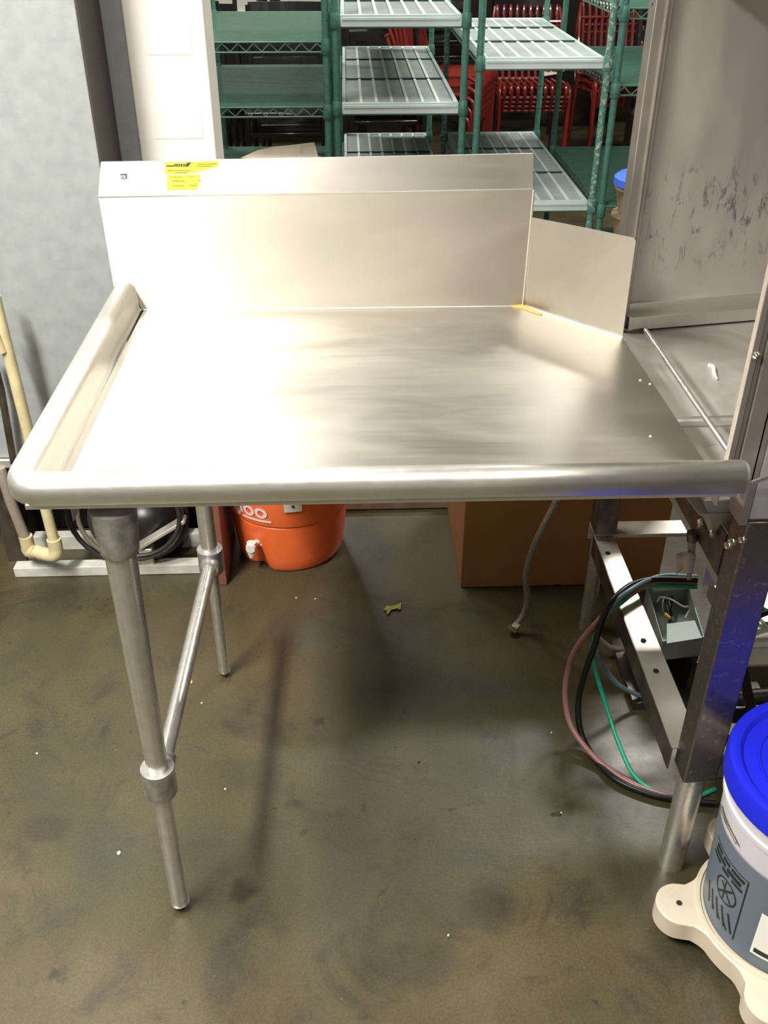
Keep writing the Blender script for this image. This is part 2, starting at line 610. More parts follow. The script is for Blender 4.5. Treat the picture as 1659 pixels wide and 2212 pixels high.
# partition behind the kitchen equipment, ends at a cream painted jamb
struct('wall_partition', MB().box((-4, 1.30, 0), (-.032, 1.40, 3.3)), 'galv', smooth=0)
jm = MB().box((-.032, 1.296, 0), (.142, 1.44, 3.3)).build('trim_1', 'white_panel', bevel=.003)
tag(jm, kind='structure')
for (a, b) in (((318, 55), (408, 118)), ((336, 240), (434, 300))):
    p, q = at(a[0], b[1], 'y', 1.294), at(b[0], a[1], 'y', 1.294)
    MB().box((p.x, 1.2945, p.z), (q.x, 1.2965, q.z)).build('faded_patch', 'patch', jm)

# ------------------------------------------------------------------ equipment cabinet, left
cab = thing('equipment_cabinet', 'tall grey galvanised equipment cabinet standing left behind the steel table', 'cabinet', (-.6, 1.2, 0))
MB().box((-1.5, 1.10, .335), (-.081, 1.294, 2.4)).build('body_panel', 'galv', cab, bevel=.002)
MB().box((-.0805, 1.101, .335), (-.077, 1.293, 2.4)).build('shaded_side', 'black_rubber', cab)  # right side face of the cabinet: rubber, with its shade in the dark colour
MB().box((-1.5, 1.088, .312), (-.081, 1.10, .335)).build('lower_trim', 'steel_frame', cab, bevel=.002)
MB().box((-1.5, 1.085, .270), (-.081, 1.10, .282)).build('lower_trim', 'white_rail', cab, bevel=.002)
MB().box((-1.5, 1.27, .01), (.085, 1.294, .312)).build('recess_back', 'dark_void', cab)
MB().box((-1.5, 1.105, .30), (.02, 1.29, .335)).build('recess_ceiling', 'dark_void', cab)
b = MB()
b.box((-.46, 1.045, .001), (.06, 1.080, .030))
b.build('base_rail', 'white_rail', cab, bevel=.0015)
MB().box((-.44, 1.17, .0), (.05, 1.20, .045)).build('base_rail', 'white_rail', cab, bevel=.0015)
for x in (-1.4, -.5):
    MB().box((x, 1.12, 0), (x + .05, 1.28, .31)).build('foot', 'steel_dark', cab)
MB().box((.088, .992, 0), (.108, 1.225, .36)).build('end_board', 'maroon', cab, bevel=.002)['label'] = 'red-brown end board'

# PVC drain trap
pv = thing('drain_pipe', 'cream PVC drain pipe rising beside the grey cabinet with a U-bend near the floor', 'pipe', (-.32, 1.0, 0))
pp = [at(-12, 640, 'y', 1.0), at(0, 690, 'y', 1.0), at(60, 930, 'y', 1.0), at(95, 1085, 'y', 1.0), at(119, 1178, 'y', 1.0)]
MB().tube(pp, .0135, 16).build('riser', 'pvc', pv)
e0 = at(119, 1178, 'y', 1.0)
MB().tube(smoothpath([e0 + Vector((0, 0, .02)), e0 + Vector((0, 0, -.008)), at(118, 1199, 'y', 1.0), at(95, 1196, 'y', 1.02), at(78, 1190, 'y', 1.03)], 5), .018, 16).build('elbow', 'pvc', pv)
q0 = at(60, 1178, 'y', 1.045)
MB().tube(smoothpath([q0 + Vector((0, 0, .03)), q0, at(63, 1190, 'y', 1.045), at(80, 1191, 'y', 1.03)], 5), .0175, 16).build('elbow', 'pvc', pv)
MB().tube([q0, at(22, 1080, 'y', 1.045), at(0, 1010, 'y', 1.045)], .0135, 16).build('inlet', 'pvc2', pv)['label'] = 'greyish inlet leg'
MB().tube([at(-14, 780, 'y', 1.06), at(2, 840, 'y', 1.06), at(30, 1000, 'y', 1.07)], .009, 12).build('pipe_strap', 'steel_dark', pv)
# short diagonal branch meeting the riser
MB().tube([at(-20, 700, 'y', .985), at(6, 760, 'y', .99)], .011, 14).build('branch', 'pvc', pv)

# coiled hoses in the recess
ctr = Vector((-.15, 1.135, .16))
for i, (rx, rz, dx, dz, m, lab) in enumerate([
        (.155, .135, 0, 0.0, 'coil', 'black hose loop, widest of the coil under the grey cabinet'),
        (.135, .12, .012, .012, 'coil2', 'grey-brown hose loop lying inside the wide black loop under the cabinet'),
        (.115, .10, .03, .02, 'coil', 'small black hose loop, innermost of the coil under the cabinet')]):
    pts = [ctr + Vector((dx + rx * math.cos(t), -.025 * i + .03 * math.sin(t * 1), dz + rz * math.sin(t))) for t in [2 * math.pi * k / 36 for k in range(36)]]
    pts = [Vector((p.x, min(p.y - .035, 1.09 + .0 * i), max(p.z, .008))) for p in pts]
    o = MB().tube(pts, .0065 if i else .007, 10, closed=True).build('hose_loop', m)
    tag(o, lab, 'hose', 'coiled hoses under the grey cabinet')
pr = thing('compressor_pan', 'black compressor housing with bright metal bracket beneath the grey cabinet', 'compressor', (-.1, 1.18, 0))
MB().lathe([(.075, .012), (.10, .03), (.105, .10), (.095, .15), (.06, .18), (.0, .19)], (-.115, 1.18, 0), 28, False).build('housing', 'hose_black', pr)
b = MB()
b.beam(at(300, 1180, 'y', 1.06), at(400, 1120, 'y', 1.06), .01, .035, (0, 1, 0))
b.build('bracket', 'steel_frame', pr, bevel=.002)
MB().box((-.125, 1.05, .012), (-.09, 1.10, .08)).build('clamp', 'steel_frame', pr, bevel=.003)

# ------------------------------------------------------------------ steel table
S = .86
D = .737
TB = .782
TC = .944
TE = .572
tb = thing('steel_table', 'stainless steel dish table with raised rolled edge and tall backsplash on tube legs', 'table', (.5, .4, 0))
# work surface
poly = [(.040, .040, S), (TC, .040, S), (TC, .121, S), (.937, TE, S), (TB, .733, S), (.050, D, S)]
MB().prism([(x, y, S - .0025) for x, y, z in poly], (0, 0, .0025)).build('worktop', 'steel_top', tb)
b = MB()
b.box((TC - .004, .05, S - .028), (TC, .56, S - .003))
b.build('under_apron', 'steel_rim', tb, bevel=.001)
# rolled rim: profile (inward offset o, height z) swept round the front left corner
prof = [(.0015, S + .022), (0.0, S + .025), (0.0, S + .038)]
for k in range(1, 12):
    a = math.pi - math.pi * k / 12
    prof.append((.0195 + .0195 * math.cos(a), S + .038 + .0215 * math.sin(a)))
prof += [(.039, S + .034), (.0400, S + .012), (.0412, S + .004), (.045, S + .0004)]
Rc = .052
path = [((0.0, .736), (1, 0)), ((0, .5), (1, 0)), ((0, .25), (1, 0))]
for k in range(0, 11):
    a = math.pi + (math.pi / 2) * k / 10
    path.append(((Rc + Rc * math.cos(a), Rc + Rc * math.sin(a)), (-math.cos(a), -math.sin(a))))
path += [((.3, 0), (0, 1)), ((.6, 0), (0, 1)), ((.9525, 0), (0, 1))]
rows = [[Vector((p[0] + n[0] * o, p[1] + n[1] * o, z)) for o, z in prof] for p, n in path]
MB().grid(rows).build('rolled_rim', 'steel_rim', tb, solid=.0016, offset=-1, smooth=50)
# rounded closed end of the front rim
endp = [Vector((.9525, o, z)) for o, z in prof]
b = MB()
b.add([p for p in endp] + [Vector((.957, max(.002, p.y * .9 + .001), S + .012 + (p.z - S - .012) * .95)) for p in endp],
      [(i, i + 1, len(endp) + i + 1, len(endp) + i) for i in range(len(endp) - 1)] + [tuple(range(len(endp), 2 * len(endp)))])
b.build('rim_end_cap', 'steel_rim', tb)
# underlip below the front roll
MB().box((.03, .004, S + .016), (.945, .012, S + .022)).build('front_lip', 'steel_rim', tb)
# backsplash
b = MB()
zb = S + .219
lower = [Vector((.0, D, S + .035)), Vector((-.002, D, zb - .004)), Vector((TB + .001, D, zb + .003)), Vector((TB, D - .003, S)), Vector((.046, D, S + .0)), Vector((.040, D, S + .02)), Vector((.036, D, S + .044)), Vector((.02, D, S + .054))]
b.add(lower, [tuple(range(len(lower)))])
upper = [Vector((-.002, D, zb - .004)), Vector((.0, D + .048, zb + .044)), Vector((TB + .006, D + .048, zb + .053)), Vector((TB + .001, D, zb + .003))]
b.add(upper, [(0, 1, 2, 3)])
b.build('backsplash', 'steel_splash', tb, solid=.002, offset=0, smooth=0)
# top return of the splash
b = MB()
b.beam(Vector((0, D + .052, zb + .040)), Vector((TB + .006, D + .052, zb + .049)), .008, .008)
b.beam(Vector((-.002, D - .001, zb - .0045)), Vector((TB + .001, D - .001, zb + .0028)), .002, .0022)
b.beam(Vector((TB, D - .004, S + .002)), Vector((TB + .003, D - .002, zb)), .003, .003)
b.build('folded_edge', 'steel_rim', tb)
# angled wing
wa, wb = Vector((TB + .002, D - .003, S)), Vector((.937, TE, S))
b = MB()
wd = (wb - wa).normalized()
b.add([wa, wb, wb - wd * .0005 + Vector((0, 0, .1745)), wb - wd * .005 + Vector((0, 0, .180)), wa + Vector((0, 0, .171))], [(0, 1, 2, 3, 4)])
b.build('splash_wing', 'steel_wing', tb, solid=.0022, offset=1, smooth=0)
# weld beads
b = MB()
b.tube([Vector((.05, D - .002, S + .001)), Vector((TB, D - .006, S + .001))], .0015, 6)
b.tube([wa + Vector((0, -.003, .001)), wb + Vector((0, -.003, .001))], .0018, 6)
b.build('weld_bead', 'steel_rim', tb)
arc = [Vector((o, D - .002, z)) for o, z in prof]
MB().tube(arc, .0016, 6).build('weld_bead', 'steel_rim', tb)
MB().tube([at(1108, 662, 'z', S + .002), at(1128, 663, 'z', S + .002), at(1150, 672, 'z', S + .002), at(1170, 679, 'z', S + .002)], [.003, .005, .004, .002], 8).build('rust_deposit', 'rust', tb)
# underside channels and apron, legs
b = MB()
b.box((.072, .045, S - .007), (.151, .70, S - .004)).box((.072, .045, S - .030), (.0735, .70, S - .004)).box((.1495, .045, S - .030), (.151, .70, S - .004))
b.build('under_channel', 'white_rail', tb, bevel=.001)
lf = Vector((.121, .040, 0))
lr = Vector((.138, .645, 0))


def leg_built(base, top, rear):
    z = lambda h: base + (top - base) * (h / top.z)
    ra, rb, rc_ = (.0185, .018, .0128) if rear else (.0222, .0168, .0156)
    o = MB().tube([z(.36), z(.60), z(.83)], [rb, (ra + rb) / 2, ra], 24).build('leg', 'steel_tube', tb)
    MB().tube([z(.783), z(.786), z(.80), z(.815), z(.855)], [ra + .001, ra + .004, .0275, .0285, .031], 28).build('leg_socket', 'cast_grey', o)
    MB().tube([z(.014), z(.34)], rc_, 24).build('lower_tube', 'steel_tube', o)
    MB().tube([z(.0), z(.004), z(.012), z(.016)], [rc_ * .55, rc_ * .7, rc_ * .8, rc_ * 1.12], 20).build('foot', 'steel_dark', o)
    b = MB()
    b.tube([z(.303), z(.307), z(.360)], [.0255, .027, .027], 26, caps=False)
    b.tube([z(.360), z(.361), z(.361)], [.027, .027, .0215], 26, caps=False)
    b.tube([z(.303), z(.303)], [.0255, .018], 26, caps=False)
    b.build('collar', 'cast_grey', o)
    return o


leg_built(lf, Vector((.129, .040, .83)), False)
leg_built(lr, Vector((.136, .648, .83)), True)
b = MB()
ca, cb = Vector((.1265, .055, .335)), Vector((.138, .632, .335))
b.tube([ca, cb], .0140, 24)
b.build('cross_bar', 'steel_tube', tb)
for c, dr in ((ca, 1), (cb, -1)):
    MB().tube([c + Vector((0, -.004 * dr, 0)), c + Vector((0, .028 * dr, 0))], .0195, 24).build('cross_bar_clamp', 'cast_grey', tb)

# stickers on the splash


def splash_pt(px, py):
    """point on the sloped upper strip or the vertical part of the splash"""
    p = at(px, py, 'y', D - .0014)
    z0 = 1.075 + .007 * p.x / TB
    if p.z < z0:
        return p
    d = (at(px, py, 'y', D) - CAM)
    t = ((z0 - D) - (CAM.z - CAM.y)) / (d.z - d.y)
    return CAM + d * t + Vector((0, -.0010, .0010))


def patch(name, quad, m, parent):
    pts = [splash_pt(*q) for q in quad]
    nrm = Vector((0, -.7, .7)) if pts[0].z > zb else Vector((0, -1, 0))
    return MB().prism([p + nrm * .0001 for p in pts], nrm * .0002).build(name, m, parent, smooth=0)


st = patch('sticker', [(356, 351), (416, 350), (474, 349), (470, 361), (414, 376), (357, 378)], 'yellow', tb)
st['label'] = 'yellow sticker with faded black print'
patch('sticker', [(361, 379), (434, 378), (430, 399), (426, 411), (361, 412)], 'yellow', tb)['label'] = 'lower yellow sticker block'


def ink(quad, m='ink'):
    pts = [splash_pt(*q) + Vector((0, -.0008, .0006)) for q in quad]
    return pts


b = MB()
for q in [[(380, 352.5), (412, 352), (408, 360.5), (385, 361)], ]:
    pass
random.seed(4)
x = 359.5
for w in (3, 2, 4, 3, 5, 4, 5, 5, 6, 5, 6):
    h = 3 if x < 376 else 6
    b.prism(ink([(x + 1, 361 - h), (x + w * .72 + 1, 361 - h), (x + w * .72, 361.5), (x, 361.5)]), (0, -.0002, .0002))
    x += w * .98
b.prism(ink([(405, 352.5), (413.5, 352.2), (407, 361), (402.5, 361.2)]), (0, -.0002, .0002))
b.build('print', 'ink', st)
b = MB()
for (x0, y0, x1) in ((362, 369.5, 412), (378, 374, 404), (425, 355, 470), (424, 360, 458)):
    b.prism(ink([(x0, y0), (x1, y0 - .5), (x1, y0 + .9), (x0, y0 + 1.4)]), (0, -.0002, .0002))
for (x0, y0, x1) in ((369, 384, 394), (411, 383.5, 417), (372, 392.5, 398), (428, 391.5, 433), (374, 402.5, 398), (409, 402, 427)):
    x = x0
    while x < x1:
        w = random.uniform(1.5, 4)
        b.prism(ink([(x, y0 - 1), (x + w, y0 - 1), (x + w, y0 + .8), (x, y0 + .8)]), (0, -.0002, .0002))
        x += w + random.uniform(.6, 1.4)
b.build('print', 'ink_soft', st)
patch('sticker', [(244, 371), (345, 367), (345, 392), (246, 396)], 'white_sticker', tb)['label'] = 'white sticker with a small dark square mark'
b = MB()
b.prism(ink([(260, 377), (275, 376.6), (275, 379.5), (271, 380), (263, 380), (260, 380)]), (0, -.0002, .0002))
b.prism(ink([(271.5, 379), (275, 379), (275, 389), (271.5, 387.5)]), (0, -.0002, .0002))
b.prism(ink([(261, 387), (268.5, 380.8), (269.5, 382), (263, 388.5)]), (0, -.0002, .0002))
b.prism(ink([(261, 381), (263, 381), (263, 383), (261, 383)]), (0, -.0002, .0002))
b.prism(ink([(265, 387), (271, 386), (271, 388), (266, 389)]), (0, -.0002, .0002))
b.build('mark', 'ink', tb)

# ------------------------------------------------------------------ dishwasher (right)
dw = thing('dishwasher', 'large stainless pass-through dishwasher at the right end of the steel table', 'dishwasher', (1.3, .45, 0))
LX = 1.0      # left side
HZ = 1.44
# lower posts and feet
ang = math.radians(-2)
b = MB().box((1.0, .068, .255), (1.058, .12, .792))
b.build('front_post', 'steel_post', dw, bevel=.003)
MB().tube([(1.030, .100, 0), (1.030, .100, .26)], .0235, 24).build('foot', 'steel_tube', dw)
MB().box((.995, .755, .30), (1.045, .805, .80)).build('rear_post', 'steel_dark', dw, bevel=.003)
MB().tube([(1.018, .79, 0), (1.018, .79, .30)], .018, 20).build('foot', 'steel_tube', dw)
MB().tube([(1.62, .10, 0), (1.62, .10, .26)], .0235, 20).build('foot', 'steel_tube', dw)
MB().box((1.59, .068, .255), (1.648, .12, .792)).build('front_post', 'steel_post', dw, bevel=.003)
MB().tube([(1.62, .79, 0), (1.62, .79, .26)], .0235, 20).build('foot', 'steel_tube', dw)
MB().box((1.59, .755, .255), (1.648, .805, .80)).build('rear_post', 'steel_dark', dw, bevel=.003)
# lower frame: wide flat angle irons
zr = .285
A0, A1 = Vector((1.000, .775, zr)), Vector((.992, .120, zr))
b = MB()
b.add([A0, A1, A1 + Vector((.052, 0, 0)), A0 + Vector((.045, 0, 0))], [(0, 1, 2, 3)])
b.build('side_rail', 'steel_frame', dw, solid=.003, smooth=0)
b = MB()
b.add([A0, A1, A1 - Vector((0, 0, .05)), A0 - Vector((0, 0, .05))], [(0, 1, 2, 3)])
b.build('side_rail_flange', 'steel_dark', dw, solid=.003, smooth=0)
for px, py in ((1313, 1195), (1390, 1384), (1417, 1450)):
    p = at(px, py, 'z', zr + .002)
    MB().tube([p, p + Vector((0, 0, .0015))], .0055, 14).build('bolt_hole', 'dark_void', dw)
R0 = at(1322, 1120, 'z', zr + .012)
b = MB().box((1.0, .77, zr + .003), (1.64, .825, zr + .006)).box((1.0, .822, zr - .04), (1.64, .825, zr + .003))
b.build('rear_rail', 'steel_frame', dw, bevel=.001)
b = MB().box((1.058, .07, .262), (1.60, .074, .315)).box((1.058, .07, .262), (1.60, .11, .266))
b.build('front_rail', 'steel_dark', dw, bevel=.001)
b = MB().box((1.60, .12, zr - .05), (1.65, .77, zr))
b.build('side_rail', 'steel_dark', dw, bevel=.001)
# upper side rail under the table end
b = MB()
U0, U1 = Vector((1.0, .78, .735)), Vector((1.0, .120, .735))
b.add([U0, U1, U1 - Vector((0, 0, .075)), U0 - Vector((0, 0, .075))], [(0, 1, 2, 3)])
b.build('upper_rail', 'steel_dark', dw, solid=.003, smooth=0)
b = MB().box((1.0, .12, .735), (1.05, .78, .738))
b.build('upper_rail_flange', 'steel_machine', dw, bevel=.001)
for px, py, r in ((1514, 1131, .0085), (1541, 1152, .007)):
    p = at(px, py, 'x', .994)
    MB().tube([p, p + Vector((-.004, 0, 0)), p + Vector((-.006, 0, 0))], [r, r, r * .6], 12).build('bolt', 'chrome', dw)
for px, py in ((1605, 1168), (1583, 1172), (1574, 1180)):
    p = at(px, py, 'y', .066)
    MB().tube([p + Vector((0, .004, 0)), p, p + Vector((0, -.003, 0))], [.006, .006, .003], 10).build('bolt', 'chrome', dw)
# tank with sloped sides
b = MB()
tl, tr_, tf, tk = .952, 1.64, .115, .775
zt, zl = .80, .56
rim = [(tl, tf), (tr_, tf), (tr_, tk + .10), (tl + .035, tk)]
mid = [(tl + .03, tf + .03), (tr_ - .03, tf + .03), (tr_ - .03, tk - .05), (tl + .05, tk - .05)]
low = [(tl + .10, tf + .10), (tr_ - .08, tf + .10), (tr_ - .08, tk - .14), (tl + .10, tk - .14)]
rows = [[Vector((x, y, z)) for x, y in L] for L, z in ((rim, zt), (mid, zt - .055), (low, zl))]
b.grid(rows, True)
b.add([Vector((x, y, zl)) for x, y in low], [(0, 1, 2, 3)])
b.build('tank', 'steel_machine', dw, solid=.002, smooth=0)
# strainer deck inside the tank
b = MB()
b.add([Vector((.96, .41, .772)), Vector((1.60, .43, .772)), Vector((1.60, .875, .792)), Vector((.985, .775, .792))], [(0, 1, 2, 3)])
b.add([Vector((.985, .775, .792)), Vector((1.60, .875, .792)), Vector((1.60, .885, .818)), Vector((.985, .783, .818))], [(0, 1, 2, 3)])
b.build('strainer_deck', 'steel_machine', dw, solid=.002, smooth=0)
MB().beam((.955, .408, .772), (1.60, .428, .772), .016, .016).build('strainer_lip', 'steel_rim', dw, bevel=.005)
b = MB()
b.add([Vector((.956, .385, .735)), Vector((1.60, .405, .735)), Vector((1.60, .43, .772)), Vector((.956, .41, .772))], [(0, 1, 2, 3)])
b.add([Vector((.956, .13, .765)), Vector((1.60, .13, .765)), Vector((1.60, .405, .735)), Vector((.956, .385, .735))], [(0, 1, 2, 3)])
b.build('strainer_deck', 'steel_machine', dw, solid=.002, smooth=0)
b = MB()
t = [Vector(p) for p in (at(1530, 788, 'z', .785), at(1541, 792, 'z', .785), at(1543, 806, 'z', .784), at(1549, 818, 'z', .783))]
b.tube(smoothpath(t, 4), [.003] * 4 + [.0035] * 6 + [.002] * 3, 8)
b.build('residue', 'residue', dw)
# rack guide rod
MB().tube([(1.0, .64, .845), (1.0, .13, .845)], .0045, 12).build('rack_guide', 'steel_tube', dw)
MB().tube([(1.48, .74, .845), (1.48, .13, .845)], .0045, 12).build('rack_guide', 'steel_tube', dw)
# rear wall of the wash chamber (slightly skewed), ledge, corner posts, hood
RA, RB = Vector((.990, .79, 0)), Vector((1.66, .905, 0))
dR = (RB - RA).normalized()
b = MB()
b.add([RA + Vector((0, 0, .80)), RB + Vector((0, 0, .80)), RB + Vector((0, 0, 1.62)), RA + Vector((0, 0, 1.62))], [(0, 1, 2, 3)])
back = b.build('chamber_back', 'steel_scraped', dw, solid=.003, smooth=0)
b = MB()
b.beam(RA + Vector((.012, -.018, .822)), RB + Vector((0, -.018, .822)), .036, .004)
b.beam(RA + Vector((.012, -.034, .810)), RB + Vector((0, -.034, .810)), .004, .026)
b.beam(RA + Vector((.012, -.003, .832)), RB + Vector((0, -.003, .832)), .006, .020)
b.build('ledge', 'steel_rim', dw, bevel=.001)
b = MB()
b.box((.973, .775, .79), (.979, .815, 1.62)).box((.973, .772, .79), (1.004, .778, 1.62))
b.build('corner_trim', 'steel_trim', dw, bevel=.0015)
MB().box((.9915, .769, .80), (.9945, .773, 1.62)).build('trim_lip', 'steel_rim', dw)
for px, py in ((1418, 12), (1405, 143)):
    p = at(px, py, 'y', .785)
    MB().tube([p + Vector((0, .01, 0)), p + Vector((0, -.001, 0)), p + Vector((0, -.004, 0))], [.006, .006, .003], 14).build('rivet', 'chrome', dw)
# front corner column with channels
b = MB()
b.box((.949, .062, .862), (.958, .075, 1.62)).box((.958, .066, .862), (.966, .070, 1.62)).box((.966, .062, .862), (.991, .070, 1.62))
b.box((.986, .062, .79), (.998, .11, 1.62))
b.build('front_column', 'steel_trim', dw, bevel=.0015)
MB().box((.957, .070, .862), (.967, .073, 1.62)).build('column_groove', 'steel_dark', dw)
p = at(1636, 770, 'y', .060)
MB().tube([p + Vector((0, .004, 0)), p, p + Vector((0, -.003, 0))], [.006, .005, .003], 12).build('rivet', 'chrome', dw)
MB().box((.998, .062, .80), (1.648, .078, 1.62)).build('front_panel', 'steel_machine', dw, bevel=.002)
MB().box((1.06, .30, .50), (1.60, .305, .70)).build('lower_panel', 'steel_machine', dw, bevel=.002)
b = MB().box((1.0, .05, HZ), (1.70, .95, 1.86))
b.build('hood', 'steel_machine', dw, bevel=.01)
MB().tube([at(1626, 1042, 'y', .045), at(1680, 1022, 'y', .03)], .0035, 10).build('pull_handle', 'chrome', dw)

# open steel tray and braces at the lower right
tr = thing('drip_tray', 'shiny shallow steel tray on a crossed dark stand under the dishwasher', 'tray', (1.35, .45, 0))
b = MB()
b.box((1.205, .36, .298), (1.50, .58, .301)).box((1.205, .36, .255), (1.50, .363, .301)).box((1.205, .577, .255), (1.50, .58, .315)).box((1.205, .36, .255), (1.208, .58, .301))
b.build('pan', 'steel_frame', tr, bevel=.001)
MB().beam((1.25, .56, .304), (1.29, .38, .304), .03, .006).build('divider', 'steel_tube', tr, bevel=.002)
MB().beam((1.215, .40, .25), (1.30, .40, .02), .018, .018, (0, 1, 0)).build('brace', 'hose_black', tr)
MB().beam((1.48, .39, .25), (1.30, .39, .02), .018, .018, (0, 1, 0)).build('brace', 'hose_black', tr)
MB().box((1.24, .37, 0), (1.36, .56, .02)).build('stand_foot', 'hose_black', tr)

# grey electrical box with its open lid
jb = thing('junction_box', 'open grey electrical junction box with loose wires lying behind the dishwasher post', 'electrical box', (1.15, .62, 0))
c = [at(1398, 1268, 'z', .155), at(1486, 1262, 'z', .155), at(1520, 1375, 'z', .155), at(1432, 1385, 'z', .155)]
b = MB()
dn = Vector((0, 0, -.055))
b.grid([c, [p + dn for p in c]], True)
b.add([p + dn for p in c], [(0, 1, 2, 3)])
b.build('box_body', 'elec_grey', jb, solid=.0025, smooth=0)
b = MB()
e = [at(1403, 1262, 'z', .165), at(1480, 1257, 'z', .165), at(1484, 1272, 'z', .158), at(1412, 1280, 'z', .158)]
b.prism(e, (0, 0, .004))
lidp = b.build('cover_tab', 'elec_grey', jb, bevel=.001)
e = [at(1440, 1350, 'z', .160), at(1500, 1342, 'z', .160), at(1516, 1380, 'z', .160), at(1440, 1392, 'z', .160)]
MB().prism(e, (0, 0, .003)).build('cover_tab', 'elec_grey', jb)
b = MB()
for px in (1422, 1444, 1462, 1474):
    p = at(px, 1267, 'z', .1675)
    b.tube([p, p + Vector((0, 0, .001))], .003, 8)
b.build('screw_hole', 'dark_void', jb)
MB().tube(smoothpath([at(1420, 1300, 'z', .15), at(1428, 1290, 'z', .165), at(1450, 1295, 'z', .17), at(1475, 1310, 'z', .16), at(1490, 1312, 'z', .15), at(1480, 1335, 'z', .14)], 5), .0022, 8).build('wire', 'wire_white', jb)
MB().tube(smoothpath([at(1440, 1280, 'z', .13), at(1432, 1300, 'z', .15), at(1432, 1322, 'z', .13)], 5), .0018, 8).build('wire', 'wire_white', jb)
for k, (a, b2) in enumerate((((1436, 1292), (1446, 1330)), ((1444, 1290), (1452, 1330)), ((1452, 1288), (1446, 1345)))):
    MB().tube([at(*a, 'z', .14), at(*b2, 'z', .125)], .0024, 8).build('wire', 'hose_black', jb)
MB().tube([at(1436, 1328, 'z', .15), at(1448, 1336, 'z', .15)], [.006, .004], 12).build('wire_nut', 'wire_yellow', jb)
b = MB()
b.box((1.06, .50, .0), (1.24, .72, .02)).box((1.10, .54, .02), (1.12, .70, .10)).box((1.19, .54, .02), (1.21, .70, .10))
b.build('stand', 'steel_dark', jb)

# hanging pressure gauge tube with a paper tag
tg = thing('tagged_tube', 'clear tube with a translucent tag hanging from the upper rail of the dishwasher', 'tube', at(1495, 1170, 'y', .22))
MB().tube([at(1495, 1166, 'y', .22), at(1493, 1198, 'y', .22), at(1488, 1250, 'y', .22)], [.007, .006, .004], 14).build('tube', 'hose_clear', tg)
MB().tube([at(1496, 1150, 'y', .22), at(1495, 1168, 'y', .22)], [.009, .0085], 14).build('ferrule', 'steel_dark', tg)
b = MB()
b.grid([[at(1460, 1197, 'y', .215), at(1474, 1193, 'y', .222), at(1486, 1192, 'y', .21), at(1504, 1197, 'y', .214)],
        [at(1461, 1241, 'y', .215), at(1473, 1232, 'y', .222), at(1482, 1238, 'y', .21), at(1497, 1237, 'y', .214)]])
b.build('tag', 'paper', tg, solid=.0008)

# ------------------------------------------------------------------ hoses beside the dishwasher


def hose(name, pts, r, m, label, cat='hose', group=None, grp=True):
    P = [at(x, y, 'z', z) for x, y, z in pts]
    o = MB().tube(smoothpath(P, 6), r, 12).build(name, m)
    return tag(o, label, cat)


hose('drain_tube', [(1505, 1258, .305), (1420, 1256, .312), (1362, 1284, .312), (1296, 1338, .27), (1245, 1400, .20), (1224, 1460, .14), (1222, 1520, .08), (1240, 1580, .04), (1300, 1650, .012), (1380, 1700, .008), (1448, 1724, .008)], .0062, 'hose_pink',
     'pink tube looping down from the dishwasher frame to the floor')
hose('supply_cable', [(1505, 1252, .315), (1390, 1254, .322), (1330, 1290, .318), (1302, 1335, .28), (1284, 1395, .22), (1265, 1450, .16), (1250, 1510, .09), (1252, 1570, .04), (1272, 1620, .012), (1325, 1680, .010), (1400, 1714, .010), (1470, 1728, .010), (1545, 1736, .010)], .0066, 'hose_black',
     'thick black cable looping from the dishwasher frame and along the floor')
hose('signal_tube', [(1505, 1268, .298), (1400, 1266, .305), (1345, 1300, .305), (1300, 1345, .25), (1280, 1395, .19), (1284, 1440, .15), (1308, 1520, .09), (1338, 1610, .04), (1374, 1680, .010), (1440, 1724, .007), (1500, 1722, .006), (1545, 1704, .006)], .0046, 'hose_green',
     'bright green tube hanging lowest of the loops onto the floor')
hose('water_tube', [(1505, 1246, .318), (1420, 1246, .322), (1345, 1286, .322), (1308, 1328, .28), (1287, 1385, .21), (1298, 1430, .14), (1330, 1474, .08), (1365, 1496, .04), (1396, 1506, .02)], .0052, 'hose_blue',
     'pale blue tube curving from the bundle under the side rail')
hose('drain_tube', [(1290, 1376, .05), (1310, 1395, .03), (1335, 1404, .02), (1362, 1402, .014), (1400, 1396, .012)], .0075, 'hose_clear',
     'short whitish tube lying behind the hose bundle near the rear foot')
hose('supply_cable', [(1610, 1345, .32), (1640, 1330, .325), (1700, 1305, .33)], .006, 'hose_black', 'black cable end crossing the shiny tray at the right')
hose('signal_tube', [(1622, 1300, .33), (1650, 1318, .325), (1700, 1345, .32)], .006, 'hose_green', 'green tube end crossing the shiny tray at the right')
o = MB().tube([at(1520, 1500, 'z', .05), at(1600, 1508, 'z', .05), at(1700, 1500, 'z', .05)], .018, 16).build('drain_hose', 'coil')
tag(o, 'thick black drain hose lying behind the dishwasher front post', 'hose')

# steel braided hose hanging under the table
bh = thing('braided_hose', 'steel braided hose with a chrome fitting hanging under the table onto the floor', 'hose', (.83, .76, 0))
P = [at(1214, 1050, 'y', .72), at(1200, 1085, 'y', .73), at(1172, 1140, 'y', .74), at(1150, 1190, 'y', .755), at(1138, 1235, 'y', .765), at(1137, 1262, 'y', .77), at(1140, 1295, 'y', .775), at(1132, 1325, 'y', .775), at(1118, 1347, 'z', .03)]
P = [Vector((.885, .60, .70)), Vector((.905, .66, .56))] + P
MB().tube(smoothpath(P, 6), .0078, 14).build('braid', 'braid', bh)
e0, e1 = at(1118, 1347, 'z', .03), at(1106, 1361, 'z', .014)
dd = (e1 - e0)
MB().tube([e0 - dd * .2, e0 + dd * .5, e0 + dd * .5, e0 + dd * .7, e0 + dd * .7, e1], [.009, .009, .012, .013, .016, .014], 6).build('fitting', 'chrome', bh)
